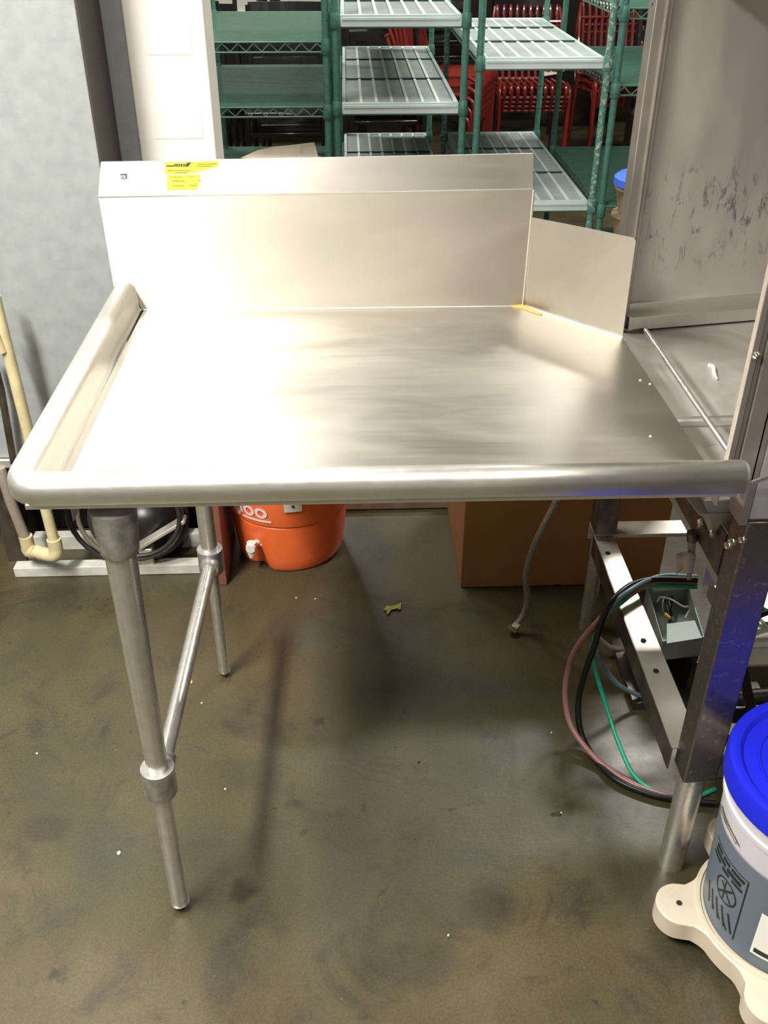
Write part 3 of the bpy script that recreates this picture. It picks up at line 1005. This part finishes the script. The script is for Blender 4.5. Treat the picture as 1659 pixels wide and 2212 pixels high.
MB().tube([Vector((.885, .60, .70)), Vector((.885, .60, .845))], .008, 12).build('connector', 'chrome', bh)

# ------------------------------------------------------------------ orange drink cooler
cc = Vector((.268, 1.185, 0))
ck = thing('drink_cooler', 'orange round drink cooler with white spigot on the floor behind the table', 'cooler', cc)


def cr(z):
    if z < .03: return .139 + .008 * (z / .03)
    return .147 + .026 * min(1, (z - .03) / .27)


prof = [(.120, .002), (.139, .004), (.145, .018), (.148, .04), (.158, .135), (.1585, .150), (.1565, .152), (.1565, .156), (.162, .158), (.164, .165), (.171, .24), (.1715, .252), (.169, .254), (.169, .258), (.174, .260), (.178, .36), (.178, .40), (.165, .41), (.165, .0 + .42)]
bodyb = MB().lathe(prof, cc, 64)
# flatten the spigot recess
th_s = math.atan2(at(553, 1195, 'y', 1.06).y - cc.y, at(553, 1195, 'y', 1.06).x - cc.x)
for v in bodyb.v:
    d = v - cc
    th = math.atan2(d.y, d.x)
    k = abs((th - th_s + math.pi) % (2 * math.pi) - math.pi)
    if v.z < .135 and k < .33:
        f_ = (.5 + .5 * math.cos(math.pi * k / .33)) * min(1, (.135 - v.z) / .03)
        r = math.hypot(d.x, d.y)
        s_ = (r - .022 * f_) / r
        v.x, v.y = cc.x + d.x * s_, cc.y + d.y * s_
bodyb.build('body', 'orange', ck, smooth=35)
MB().lathe([(.172, .41), (.186, .415), (.188, .44), (.180, .455), (.10, .47), (.0, .472)], cc, 64, False).build('lid', 'white_plastic', ck)
ur = Vector((math.cos(th_s), math.sin(th_s), 0))
sp = MB()
s0 = cc + ur * .128 + Vector((0, 0, .085))
sp.tube([s0, s0 + ur * .006, s0 + ur * .012], [.019, .019, .015], 24)
side = ur.cross(Vector((0, 0, 1)))
s1 = s0 + ur * .012
sp.tube([s1, s1 + ur * .026], .008, 14)
sp.tube([s1 + ur * .026 + Vector((0, 0, .012)), s1 + ur * .028 + Vector((0, 0, -.014)), s1 + ur * .030 + Vector((0, 0, -.034))], [.0125, .013, .006], 16)
sp.tube([s1 + ur * .034 + Vector((0, 0, .002)) - side * .004, s1 + ur * .042 + Vector((0, 0, .002)) - side * .008], [.014, .012], 18)
sp.build('spigot', 'white_plastic', ck)
# handle bracket
bq = at(632, 1089, 'y', cc.y - .168)
th_b = math.atan2(bq.y - cc.y, bq.x - cc.x)


def curved(th0, th1, z0, z1, rf, c0, n=8, off=.001, thick=.004):
    b = MB()
    rows = []
    for k in range(n + 1):
        th = th0 + (th1 - th0) * k / n
        u = Vector((math.cos(th), math.sin(th), 0))
        rows.append([c0 + u * (rf(z0) + off) + Vector((0, 0, z0)), c0 + u * (rf(z1) + off) + Vector((0, 0, z1)), c0 + u * (rf(z1) + off + thick) + Vector((0, 0, z1)), c0 + u * (rf(z0) + off + thick) + Vector((0, 0, z0))])
    b.grid(rows, True)
    b.add(rows[0], [(0, 1, 2, 3)])
    b.add(rows[-1], [(0, 1, 2, 3)])
    return b


crf = lambda z: .1475 + .0265 * (z - .03) / .22
curved(th_b - .13, th_b + .13, bq.z - .022, bq.z + .06, crf, cc).build('handle_bracket', 'white_plastic', ck, bevel=.001)
sb = cc + Vector((math.cos(th_b), math.sin(th_b), 0)) * (crf(bq.z) + .005) + Vector((0, 0, bq.z - .002))
MB().tube([sb, sb + Vector((math.cos(th_b), math.sin(th_b), 0)) * .002], .004, 12).build('screw', 'steel_dark', ck)
# lettering
tp = at(535, 1086, 'y', cc.y - .13)
th_t = math.atan2(tp.y - cc.y, tp.x - cc.x)


def wrap_text(body, size, th0, zc, rf, c0, mname, parent, name='lettering', bold=0.0, rot=0.0, off=.0018):
    vs, fs = textmesh(body, size, 0, bold)
    out = []
    for v in vs:
        x, y = v.x * math.cos(rot) - v.y * math.sin(rot), v.x * math.sin(rot) + v.y * math.cos(rot)
        z = zc + y
        r = rf(z) + off
        th = th0 + x / r
        out.append(c0 + Vector((r * math.cos(th), r * math.sin(th), z)))
    return MB().add(out, fs).build(name, mname, parent, smooth=0)


wrap_text('Igloo', .066, th_t - .02, tp.z - .010, crf, cc, 'text_white', ck, bold=.0016)
curved(th_t - .10, th_t + .42, tp.z - .044, tp.z - .038, crf, cc, 10, .001, .001).build('lettering_underline', 'text_white', ck)

# ------------------------------------------------------------------ cardboard box on the floor
bx = thing('cardboard_box', 'large brown cardboard box on the floor behind the table by the dishwasher frame', 'box', (.98, 1.17, 0))
X0, X1, Y0, Y1, H = .722, 1.245, .958, 1.385, .62
b = MB()
b.box((X0, Y0, .001), (X1, Y1, H))
b.build('body', 'cardboard', bx, bevel=.004)
b = MB().beam((X0, Y0, H + .002), (X0, Y1, H + .002), .004, .003).beam((X0, Y0 + .002, H + .002), (X1, Y0 + .002, H + .002), .004, .003)
b.build('flap_edge', 'cardboard_edge', bx)
b = MB().box((X0, (Y0 + Y1) / 2 - .002, H), (X1, (Y0 + Y1) / 2 + .002, H + .001))
b.build('lid_seam', 'dark_void', bx)
p = at(1205, 1261, 'y', Y0 - .001)
MB().box((p.x - .008, Y0 - .002, 0.001), (p.x + .008, Y0 + .001, .006)).build('staple_gap', 'dark_void', bx)

bd = MB().box((.40, 1.345, .001), (.76, 1.375, .035)).build('floor_batten', 'white_rail', bevel=.003)
tag(bd, 'pale grey batten lying on the floor between the orange cooler and cardboard box', 'batten')

# ------------------------------------------------------------------ shelving units


def post(b, x, y, h, z0=0.0):
    b.tube([(x, y, z0), (x, y, h)], .0128, 16)
    z = .05
    while z < h:
        b.tube([(x, y, z), (x, y, z + .004)], .0136, 16)
        z += .0508 * 2
    return b


def wire_shelf(root, x0, x1, y0, y1, z, m='green_wire'):
    b = MB()
    for zz in (z, z - .032):
        b.tube([(x0, y0, zz), (x1, y0, zz)], .0035, 6).tube([(x0, y1, zz), (x1, y1, zz)], .0035, 6)
        b.tube([(x0, y0, zz), (x0, y1, zz)], .0035, 6).tube([(x1, y0, zz), (x1, y1, zz)], .0035, 6)
    sh = b.build('shelf', m, root)
    b = MB()
    n = int((y1 - y0) / .0125)
    for k in range(1, n):
        y = y0 + (y1 - y0) * k / n
        b.beam((x0, y, z + .001), (x1, y, z + .001), .0062, .004)
    for k in range(1, 4):
        x = x0 + (x1 - x0) * k / 4
        b.beam((x, y0, z - .005), (x, y1, z - .005), .006, .006)
    b.build('wire_deck', m, sh)
    b = MB()
    for (pa, pb) in (((x0, y0), (x1, y0)), ((x1, y0), (x1, y1)), ((x0, y0), (x0, y1)), ((x0, y1), (x1, y1))):
        L = math.dist(pa, pb)
        k = max(2, int(L / .052))
        pts = []
        for i in range(k * 2 + 1):
            t = i / (k * 2)
            pts.append(Vector((pa[0] + (pb[0] - pa[0]) * t, pa[1] + (pb[1] - pa[1]) * t, z - .004 if i % 2 else z - .030)))
        for i in range(len(pts) - 1):
            b.beam(pts[i], pts[i + 1], .0036, .0036, (0.3, .3, .2))
    b.build('truss', m, sh)
    return sh


def mat_shelf(root, x0, x1, y0, y1, z):
    b = MB()
    h = .034
    b.box((x0, y0, z - h), (x1, y0 + .016, z + .004)).box((x0, y1 - .016, z - h), (x1, y1, z + .004))
    b.box((x0, y0 + .016, z - h), (x0 + .014, y1 - .016, z + .004)).box((x1 - .014, y0 + .016, z - h), (x1, y1 - .016, z + .004))
    b.box((x0 + .006, y0 - .003, z - .014), (x1 - .006, y0, z - .004))
    sh = b.build('shelf', 'mat_frame', root, bevel=.003)
    b = MB().box((x0 + .014, y0 + .016, z - .008), (x1 - .014, y1 - .016, z - .003))
    n = int((y1 - y0) / .03)
    b.build('mat_panel', 'mat_panel', sh)
    b = MB()
    w = (x1 - x0 - .028)
    for k in range(1, 7):
        x = x0 + .014 + w * k / 7
        b.box((x - .005, y0 + .016, z - .003), (x + .005, y1 - .016, z + .002))
    b.build('rib', 'mat_rib', sh)
    b = MB()
    L = y1 - y0
    for t in (.36, .72):
        y = y0 + L * t
        b.box((x0, y - .002, z - .003), (x1, y + .002, z + .0045))
    b.build('seam', 'seam', sh)
    b = MB()
    for k in range(1, int(L / .02)):
        y = y0 + .016 + k * .02
        if y < y1 - .02:
            b.box((x0 + .016, y, z - .003), (x1 - .016, y + .005, z - .0022))
    b.build('slots', 'slot_grey', sh)
    return sh


def unit(name, label, x0, x1, y0, y1, levels, kind, h=1.9, mats=('green_post',) * 4):
    r = thing(name, label, 'shelving', ((x0 + x1) / 2, (y0 + y1) / 2, 0), 'green wire shelving units behind the table')
    P = [(x0, y0), (x1, y0), (x0, y1), (x1, y1)]
    for i, (x, y) in enumerate(P):
        o = post(MB(), x, y, h).build('post', mats[i], r)
        for z in levels:
            MB().tube([(x, y, z - .040), (x, y, z - .036), (x, y, z + .006), (x, y, z + .010)], [.016, .019, .0165, .0145], 16).build('collar', mats[i], o)
    for z in levels:
        g = .017
        if kind == 'wire':
            wire_shelf(r, x0 + .004, x1 - .004, y0, y1, z)
        else:
            sh = mat_shelf(r, x0 + g, x1 - g, y0 - .004, y1, z)
            b = MB()
            for yy in (y0 + .002, y1 - .002):
                b.tube([(x0, yy, z - .036), (x1, yy, z - .036)], .0035, 6)
            b.tube([(x0 + .01, y0, z - .036), (x0 + .01, y1, z - .036)], .0035, 6).tube([(x1 - .01, y0, z - .036), (x1 - .01, y1, z - .036)], .0035, 6)
            b.build('support_frame', 'green_wire', sh)
    return r


unit('wire_shelving', 'green wire shelving unit beside the cream wall end, leftmost of the row', -.120, .378, 2.62, 3.60, (.20, .545, .89, 1.10), 'wire')
unit('slotted_shelving', 'green-posted shelving with pale ribbed plastic shelves, straight behind the backsplash', .412, .862, 2.62, 4.10, (.20, .50, .90, 1.18), 'mat')
unit('slotted_shelving', 'green-posted shelving with pale ribbed plastic shelves in front of the red chairs', .915, 1.368, 2.62, 3.86, (.15, .55, 1.045), 'mat',
     mats=('green_post', 'worn_post', 'worn_post', 'green_post'))
unit('wire_shelving', 'green wire shelving unit half hidden behind the dishwasher panel', 1.405, 1.90, 2.62, 3.62, (.15, .53, .955, 1.20), 'wire')

# carton on the left unit
ct = thing('open_carton', 'pale open carton on the wire shelf just above the backsplash', 'box', (.17, 2.85, .55))
b = MB().box((.06, 2.76, .552), (.34, 3.0, .640))
b.build('body', 'carton', ct, bevel=.003)
b = MB()
fl = [at(520, 341, 'y', 2.645), at(555, 325, 'y', 2.70), at(590, 317, 'y', 2.735), at(640, 312, 'y', 2.755), at(679, 307, 'y', 2.775), at(689, 345, 'y', 2.65), at(600, 350, 'y', 2.635)]
b.prism(fl, (0, .003, -.003))
b.build('flap', 'carton', ct)

# ------------------------------------------------------------------ chairs
def red_chair_proto():
    r = thing('slatted_chair', 'x', 'chair')
    for sx in (-1, 1):
        MB().tube(smoothpath([(sx * .215, -.20, 0), (sx * .215, -.205, .30), (sx * .215, -.20, .42), (sx * .205, -.14, .455)], 4), .012, 10).build('leg', 'red', r)
        MB().tube(smoothpath([(sx * .215, .24, 0), (sx * .215, .20, .30), (sx * .215, .17, .44)], 4), .012, 10).build('leg', 'red', r)
    b = MB()
    for k in range(10):
        x = -.19 + .38 * k / 9
        pts = smoothpath([(x, -.215, .385), (x, -.225, .43), (x, -.19, .458), (x, -.05, .455), (x, .17, .445)], 3)
        b.tube(pts, .0105, 6)
    b.tube([(-.215, .17, .44), (.215, .17, .44)], .012, 8).tube([(-.215, -.205, .39), (.215, -.205, .39)], .011, 8)
    b.build('seat', 'red', r)
    b = MB()
    for k in range(10):
        x = -.19 + .38 * k / 9
        b.tube(smoothpath([(x, .17, .445), (x, .21, .55), (x, .25, .74), (x, .285, .84), (x, .31, .845)], 3), .0095, 6)
    b.tube([(-.215, .255, .76), (.215, .255, .76)], .011, 8)
    for sx in (-1, 1):
        b.tube(smoothpath([(sx * .215, .17, .44), (sx * .215, .215, .56), (sx * .215, .255, .76), (sx * .205, .29, .84)], 3), .012, 8)
    b.build('backrest', 'red', r)
    return r


def black_chair_proto():
    r = thing('ladderback_chair', 'x', 'chair')
    for sx in (-1, 1):
        MB().tube([(sx * .20, -.20, 0), (sx * .20, -.20, .44)], .015, 8).build('leg', 'black_gloss', r)
        MB().tube([(sx * .20, .22, 0), (sx * .20, .20, .44)], .015, 8).build('leg', 'black_gloss', r)
    b = MB().box((-.215, -.215, .435), (.215, .205, .462))
    b.build('seat', 'black_gloss', r, bevel=.008)
    b = MB()
    for sx in (-1, 1):
        b.tube([(sx * .20, .20, .44), (sx * .20, .235, .70), (sx * .20, .275, .92)], .014, 8)
    for z in (.54, .64, .74, .84, .91):
        y = .20 + (z - .44) * .155
        rows = []
        for k in range(7):
            x = -.20 + .40 * k / 6
            dy = .03 * (1 - (x / .2) ** 2)
            rows.append([Vector((x, y + dy, z - .024)), Vector((x, y + dy + .006, z + .024)), Vector((x, y + dy + .018, z + .024)), Vector((x, y + dy + .012, z - .024))])
        b.grid(rows, True)
    b.build('backrest', 'black_gloss', r)
    return r


ORD = ['bottom', 'second', 'third', 'fourth', 'fifth']


def stack(proto, x, y, rz, n, dz, dy, kind, where, first):
    for k in range(n):
        o = proto if (first and k == 0) else copy_tree(proto)
        o.location = (x + math.sin(rz) * dy * k * -1, y + math.cos(rz) * dy * k, dz * k)
        o.rotation_euler = (0, 0, rz)
        pos = 'topmost' if k == n - 1 else ORD[k]
        o['label'] = f'{kind}, {pos}, {where}'
        o['group'] = 'stacked chairs ' + where


rc = red_chair_proto()
RS = [(1.60, 5.50, 0.0, 4, .027, -.012, 'in front-facing stack behind ribbed shelf'),
      (1.02, 5.05, 1.25, 5, .05, -.012, 'in sideways stack between ribbed shelf units'),
      (2.20, 5.65, 0.1, 3, .045, -.012, 'in far-right stack under wire shelves')]
for i, (x, y, rz, n, dz, dy, wh) in enumerate(RS):
    stack(rc, x, y, rz, n, dz, dy, 'red slatted metal chair', wh, i == 0)
bc = black_chair_proto()
BS = [(.12, 4.55, 0.0, 2, .10, -.012, 'in near stack under left wire shelves, right half'),
      (-.42, 4.60, 0.08, 2, .10, -.012, 'in near stack under left wire shelves, left half'),
      (.14, 5.25, 0.0, 2, .10, -.012, 'in second stack behind left wire shelves, right half'),
      (-.42, 5.25, 0.0, 2, .10, -.012, 'in second stack behind left wire shelves, left half'),
      (.66, 4.85, 0.05, 4, .10, -.012, 'in stack seen through middle ribbed shelves'),
      (2.30, 4.75, -0.1, 3, .10, -.012, 'in stack nearest the dishwasher panel'),
      (1.75, 6.70, 0.0, 4, .10, -.012, 'in stack behind the red chairs'),
      (1.15, 6.60, 0.1, 4, .10, -.012, 'in far stack left of the red chairs'),
      (2.55, 6.60, 0.1, 4, .10, -.012, 'in far stack at the right')]
for i, (x, y, rz, n, dz, dy, wh) in enumerate(BS):
    stack(bc, x, y, rz, n, dz, dy, 'black slat-back chair', wh, i == 0)

b = MB()
q = [at(1166, 131, 'z', .553), at(1206, 134, 'z', .553), at(1226, 150, 'z', .553), at(1205, 160, 'z', .553), at(1168, 166, 'z', .553)]
b.prism(q, (0, 0, .004))
o = b.build('paper_sheet', 'paper')
tag(o, 'off-white curved sheet lying on the red slatted chair stack', 'paper')

# long grey folding table standing behind the left shelves
gt = thing('grey_table', 'long grey laminate table far behind the left wire shelves', 'table', (-.2, 6.2, 0))
MB().box((-1.2, 5.8, .87), (.62, 6.6, .90)).build('table_top', 'grey_table', gt, bevel=.004)
MB().box((-1.15, 6.56, .90), (.60, 6.6, 1.5)).build('back_board', 'grey_table', gt, bevel=.004)
for x in (-1.1, .55):
    for y in (5.9, 6.5):
        MB().box((x - .03, y - .03, 0), (x + .03, y + .03, .87)).build('leg', 'black_gloss', gt)
for i, (px, lab) in enumerate(((565, 'left'), (594, 'right'))):
    p = at(px, 22, 'z', .90)
    p = Vector((p.x, max(5.9, min(6.3, p.y)), .90))
    j = thing('jar', f'dark jar with white lid on the grey table, {lab} of two', 'jar', p, 'jars on the grey table')
    MB().lathe([(.035, 0), (.035, .10)], p, 20).build('body', 'black_gloss', j)
    MB().lathe([(.037, .10), (.037, .125)], p, 20).build('lid', 'white_plastic', j)

# tan stack with a blue rim peeping out beside the dishwasher panel
bs = thing('container_stack', 'stack of tan containers with a blue rim beside the dishwasher back panel', 'container', (1.36, 2.0, 0))
b = MB()
for k in range(9):
    z0 = k * .085
    b.lathe([(.075, z0), (.088, z0 + .07), (.094, z0 + .076), (.094, z0 + .084)], (1.375, 2.0, 0), 28)
b.build('body', 'tan', bs)
MB().lathe([(.080, .766), (.099, .768), (.099, .790), (.085, .800)], (1.375, 2.0, 0), 28).build('rim', 'blue_trim', bs)

# ------------------------------------------------------------------ pail on dolly
pc = Vector((1.162, -.060, 0))
dl = thing('pail_dolly', 'cream plastic five-lobed dolly under the blue-lidded pail', 'dolly', pc)
b = MB()
poly = []
N = 240
la = [math.atan2((at(1465, 1930, 'z', .1) - pc).y, (at(1465, 1930, 'z', .1) - pc).x)]
a0 = la[0]
lobes = [a0 + 2 * math.pi * k / 5 for k in range(5)]
for k in range(N):
    t = 2 * math.pi * k / N
    r = .143
    for L in lobes:
        d = abs((t - L + math.pi) % (2 * math.pi) - math.pi)
        # circle of radius .046 centred at .178
        cx, rr = .168, .041
        s_ = cx * math.sin(d)
        if d < 1.0 and abs(s_) < rr:
            r = max(r, cx * math.cos(d) + math.sqrt(rr * rr - s_ * s_))
        elif d < .45:
            f_ = (.45 - d) / (.45 - math.asin(rr / cx))
            r = max(r, .143 + .018 * max(0, min(1, f_)) ** 2)
    poly.append(pc + Vector((r * math.cos(t), r * math.sin(t), .030)))
b.prism(poly, (0, 0, .044))
b.build('platform', 'dolly', dl, bevel=.003)
ringp = MB().lathe([(.134, .072), (.134, .078), (.139, .078), (.141, .072)], pc, 64, False)
ringp.build('rim', 'dolly', dl)
for k, L in enumerate(lobes):
    c = pc + Vector((math.cos(L), math.sin(L), 0)) * .170
    cs = MB().tube([c + Vector((0, 0, .038)), c + Vector((0, 0, .033))], .018, 16).build('caster', 'steel_dark', dl)
    MB().tube([c + Vector((-.007, 0, .016)), c + Vector((.007, 0, .016))], .016, 20).build('wheel', 'coil', cs)
    MB().box(c + Vector((-.011, -.008, .014)), c + Vector((-.008, .008, .034))).box(c + Vector((.008, -.008, .014)), c + Vector((.011, .008, .034))).box(c + Vector((-.011, -.008, .033)), c + Vector((.011, .008, .035))).build('fork', 'steel_dark', cs)
    MB().tube([c + Vector((0, 0, .0735)), c + Vector((0, 0, .0755))], .005, 12).build('screw', 'steel_dark', dl)


def pail_material():
    m = mat('translucent_pail', (226, 222, 222), .34, sss=.0)
    nt = m.node_tree
    b = nt.nodes['Principled BSDF']
    tc = [n for n in nt.nodes if n.type == 'TEX_COORD'][0]
    sp = nt.nodes.new('ShaderNodeSeparateXYZ')
    nt.links.new(tc.outputs['Object'], sp.inputs[0])
    mr = nt.nodes.new('ShaderNodeMapRange')
    mr.inputs['From Min'].default_value = .290
    mr.inputs['From Max'].default_value = .297
    nt.links.new(sp.outputs['Z'], mr.inputs['Value'])
    c = mixc(nt, mr.outputs[0], lin((104, 116, 128)), lin((204, 200, 205)))
    nt.links.new(c, b.inputs['Base Color'])
    return m


MAT['pail'] = pail_material()
pa = thing('pail', 'white translucent pail of grey-blue liquid with bright blue lid on the cream dolly', 'pail', pc)
PB, PH = .077, .352
prf = lambda z: .1295 + .0155 * (z - PB) / PH
MB().lathe([(.118, PB), (prf(PB), PB + .004), (prf(.345), .345), (prf(.345) + .004, .347), (prf(.345) + .004, .355), (prf(.357), .357), (prf(.41), .41)], pc, 96).build('body', 'pail', pa, smooth=30)
MB().lathe([(.1455, .384), (.1475, .385), (.1525, .387), (.1530, .418), (.150, .428), (.140, .430), (.134, .428), (.128, .420), (.06, .4195), (.002, .4195)], pc, 96, False).build('lid', 'pail_blue', pa, smooth=30)
MB().lathe([(.104, .4195), (.104, .4225), (.107, .4225), (.107, .4195)], pc, 96, False).build('lid_ring', 'pail_blue', pa)
# printed label, left side of the pail
tA, tB = math.radians(-186), math.radians(-152)
lb = MB()


def arcbar(b, t0, t1, z0, z1, off=.0006):
    n = max(2, int(abs(t1 - t0) / .05))
    rows = []
    for k in range(n + 1):
        t = t0 + (t1 - t0) * k / n
        u = Vector((math.cos(t), math.sin(t), 0))
        rows.append([pc + u * (prf(z0) + off) + Vector((0, 0, z0)), pc + u * (prf(z1) + off) + Vector((0, 0, z1))])
    return b.grid(rows)


rad = math.radians
arcbar(lb, rad(-150), rad(-149), .105, .255)
arcbar(lb, rad(-188), rad(-149), .255, .257)
for k, (t0, t1, z0, z1) in enumerate([(-185, -176, .243, .250), (-174, -166, .243, .250), (-164, -152, .243, .250), (-186, -170, .232, .239), (-168, -154, .230, .239),
                                      (-187, -176, .222, .228), (-173, -165, .220, .228), (-162, -152, .221, .227)]):
    arcbar(lb, rad(t0), rad(t1), z0, z1)
lb.build('printed_label', 'ink', pa, smooth=0)
# ring emblem with a bold crossed mark
em = MB()


def on_pail(t, z, off=.0006):
    u = Vector((math.cos(t), math.sin(t), 0))
    return pc + u * (prf(z) + off) + Vector((0, 0, z))


tc0, zc0, Rr = rad(-165), .187, .026
ring = []
for k in range(41):
    a = 2 * math.pi * k / 40
    ring.append([on_pail(tc0 + r * math.cos(a) / .135, zc0 + r * math.sin(a)) for r in (Rr, Rr - .003)])
em.grid(ring)


def stroke(b, t0, z0, t1, z1, w):
    dx, dz = (t1 - t0) * .135, z1 - z0
    L = math.hypot(dx, dz)
    nx, nz = -dz / L * w / 2, dx / L * w / 2
    rows = []
    for k in range(5):
        t, z = t0 + (t1 - t0) * k / 4, z0 + dz * k / 4
        rows.append([on_pail(t + nx / .135, z + nz), on_pail(t - nx / .135, z - nz)])
    return b.grid(rows)


stroke(em, rad(-172), .170, rad(-158), .204, .004)
stroke(em, rad(-158), .172, rad(-170), .200, .0035)
stroke(em, rad(-166), .166, rad(-166), .208, .003)
em.build('emblem', 'ink', pa, smooth=0)
tx = MB()
for k in range(5):
    t0 = rad(-186 + 7 * k)
    stroke(tx, t0, .150, t0 + rad(6), .112, .0042)
for k in range(4):
    stroke(tx, rad(-184 + 8 * k), .134 - .004 * k, rad(-180 + 8 * k), .122 - .004 * k, .003)
tx.build('print_lines', 'ink', pa, smooth=0)
wl = arcbar(MB(), rad(-136), rad(-92), .110, .215, .0005).build('paper_label', 'white_sticker', pa, smooth=0)
wl['label'] = 'white paper label'
arcbar(MB(), rad(-134), rad(-94), .116, .127, .0009).build('label_bar', 'ink', wl, smooth=0)
# wire bail ear
hb = [on_pail(rad(-192), .318, .004), on_pail(rad(-178), .322, .006), on_pail(rad(-166), .317, .006), on_pail(rad(-163), .314, .006)]
MB().tube(smoothpath(hb, 4), .0016, 8).build('wire_bail', 'steel_dark', pa)

# ------------------------------------------------------------------ bits on the floor
lv = MB()
for quad in ([(828, 1318), (836, 1309), (850, 1311), (838, 1320)], [(838, 1320), (846, 1310), (868, 1304), (862, 1314)], [(836, 1318), (844, 1319), (838, 1328), (834, 1325)], [(860, 1306), (866, 1303), (866, 1316), (860, 1318)]):
    lv.prism([at(x, y, 'z', .003 + .002 * (i % 2)) for i, (x, y) in enumerate(quad)], (0, 0, .002))
tag(lv.build('leaf_scrap', 'leaf', smooth=0), 'small crumpled yellow-green leaf scrap on the floor under the table', 'leaf')


def chip(px, py, w, l, m, name, label, cat, rz=0.0, grp=None):
    c = at(px, py, 'z', 0)
    random.seed(int(px * 7 + py))
    poly = []
    for k in range(7):
        a = 2 * math.pi * k / 7
        r = random.uniform(.7, 1.1)
        x, y = w * r * math.cos(a), l * r * math.sin(a)
        poly.append(c + Vector((x * math.cos(rz) - y * math.sin(rz), x * math.sin(rz) + y * math.cos(rz), .0005)))
    return tag(MB().prism(poly, (0, 0, .0025)).build(name, m, smooth=0), label, cat, grp)


chip(414, 1475, .003, .006, 'orange_crumb', 'food_crumb', 'orange crumb on the floor right of the table front leg', 'crumb')
CR = [(436, 1520, 'tiny white crumb just below the orange crumb'), (487, 1706, 'white crumb right of the leg collar'), (257, 1844, 'largest pale crumb, left of the front leg'),
      (1191, 1584, 'pale crumb on the floor left of the hose loops'), (640, 1293, 'pale crumb just in front of the orange cooler'), (681, 1295, 'pale crumb in front of the cooler, right of another'),
      (80, 1629, 'pale crumb near the left edge of the floor'), (968, 2022, 'pale crumb at the lower middle of the floor'), (905, 1547 + 100, 'dark crumb in the middle of the floor')]
for px, py, lab in CR:
    big = 'largest' in lab
    chip(px, py, .004 if big else .0022, .005 if big else .0028, 'hose_black' if 'dark' in lab else 'crumb', 'floor_crumb', lab, 'crumb', px * .1, 'crumbs on the floor')
for px, py, lab in ((1383, 822, 'pale crumb at the right edge of the steel worktop, left of two'), (1404, 830, 'pale crumb at the right edge of the steel worktop, right of two'), (1405, 943, 'single pale crumb near the front right of the steel worktop')):
    c = at(px, py, 'z', S)
    o = MB().lathe([(.0022, 0), (.0018, .0016), (.0, .002)], c, 8, False).build('worktop_crumb', 'crumb')
    tag(o, lab, 'crumb', 'crumbs on the worktop')
sc = thing('screw', 'small bright screw lying on the floor left of the hoses', 'screw', at(1200, 1757, 'z', 0))
p0, p1 = at(1190, 1758, 'z', .003), at(1210, 1756, 'z', .003)
MB().tube([p0, p1], .0016, 8).build('shank', 'chrome', sc)
MB().tube([p1, p1 + (p1 - p0) * .12], [.0036, .0036], 10).build('head', 'chrome', sc)

# ------------------------------------------------------------------ lamp housings
for n, loc, sx, sy, pw in LIGHTS:
    f = thing('ceiling_lamp', {'lamp_kitchen_left': 'hanging strip lamp above the left end of the steel table', 'lamp_kitchen_front': 'strip lamp crossing above the camera side of the table', 'lamp_kitchen_rear': 'strip lamp behind the table near the partition',
                               'lamp_kitchen_right': 'strip lamp above and right of the pail', 'lamp_hall_left': 'strip lamp over the left of the storage hall',
                               'lamp_hall_right': 'strip lamp over the right of the storage hall'}[n], 'lamp', loc, 'ceiling strip lamps')
    x, y, z = loc
    MB().box((x - sx / 2 - .03, y - sy / 2 - .03, z + .012), (x + sx / 2 + .03, y + sy / 2 + .03, z + .07)).build('housing', 'lampbody', f, bevel=.004)
    b = MB()
    b.tube([(x, y, z + .07), (x, y, 3.3)], .006, 8)
    b.build('suspension_rod', 'lampbody', f)
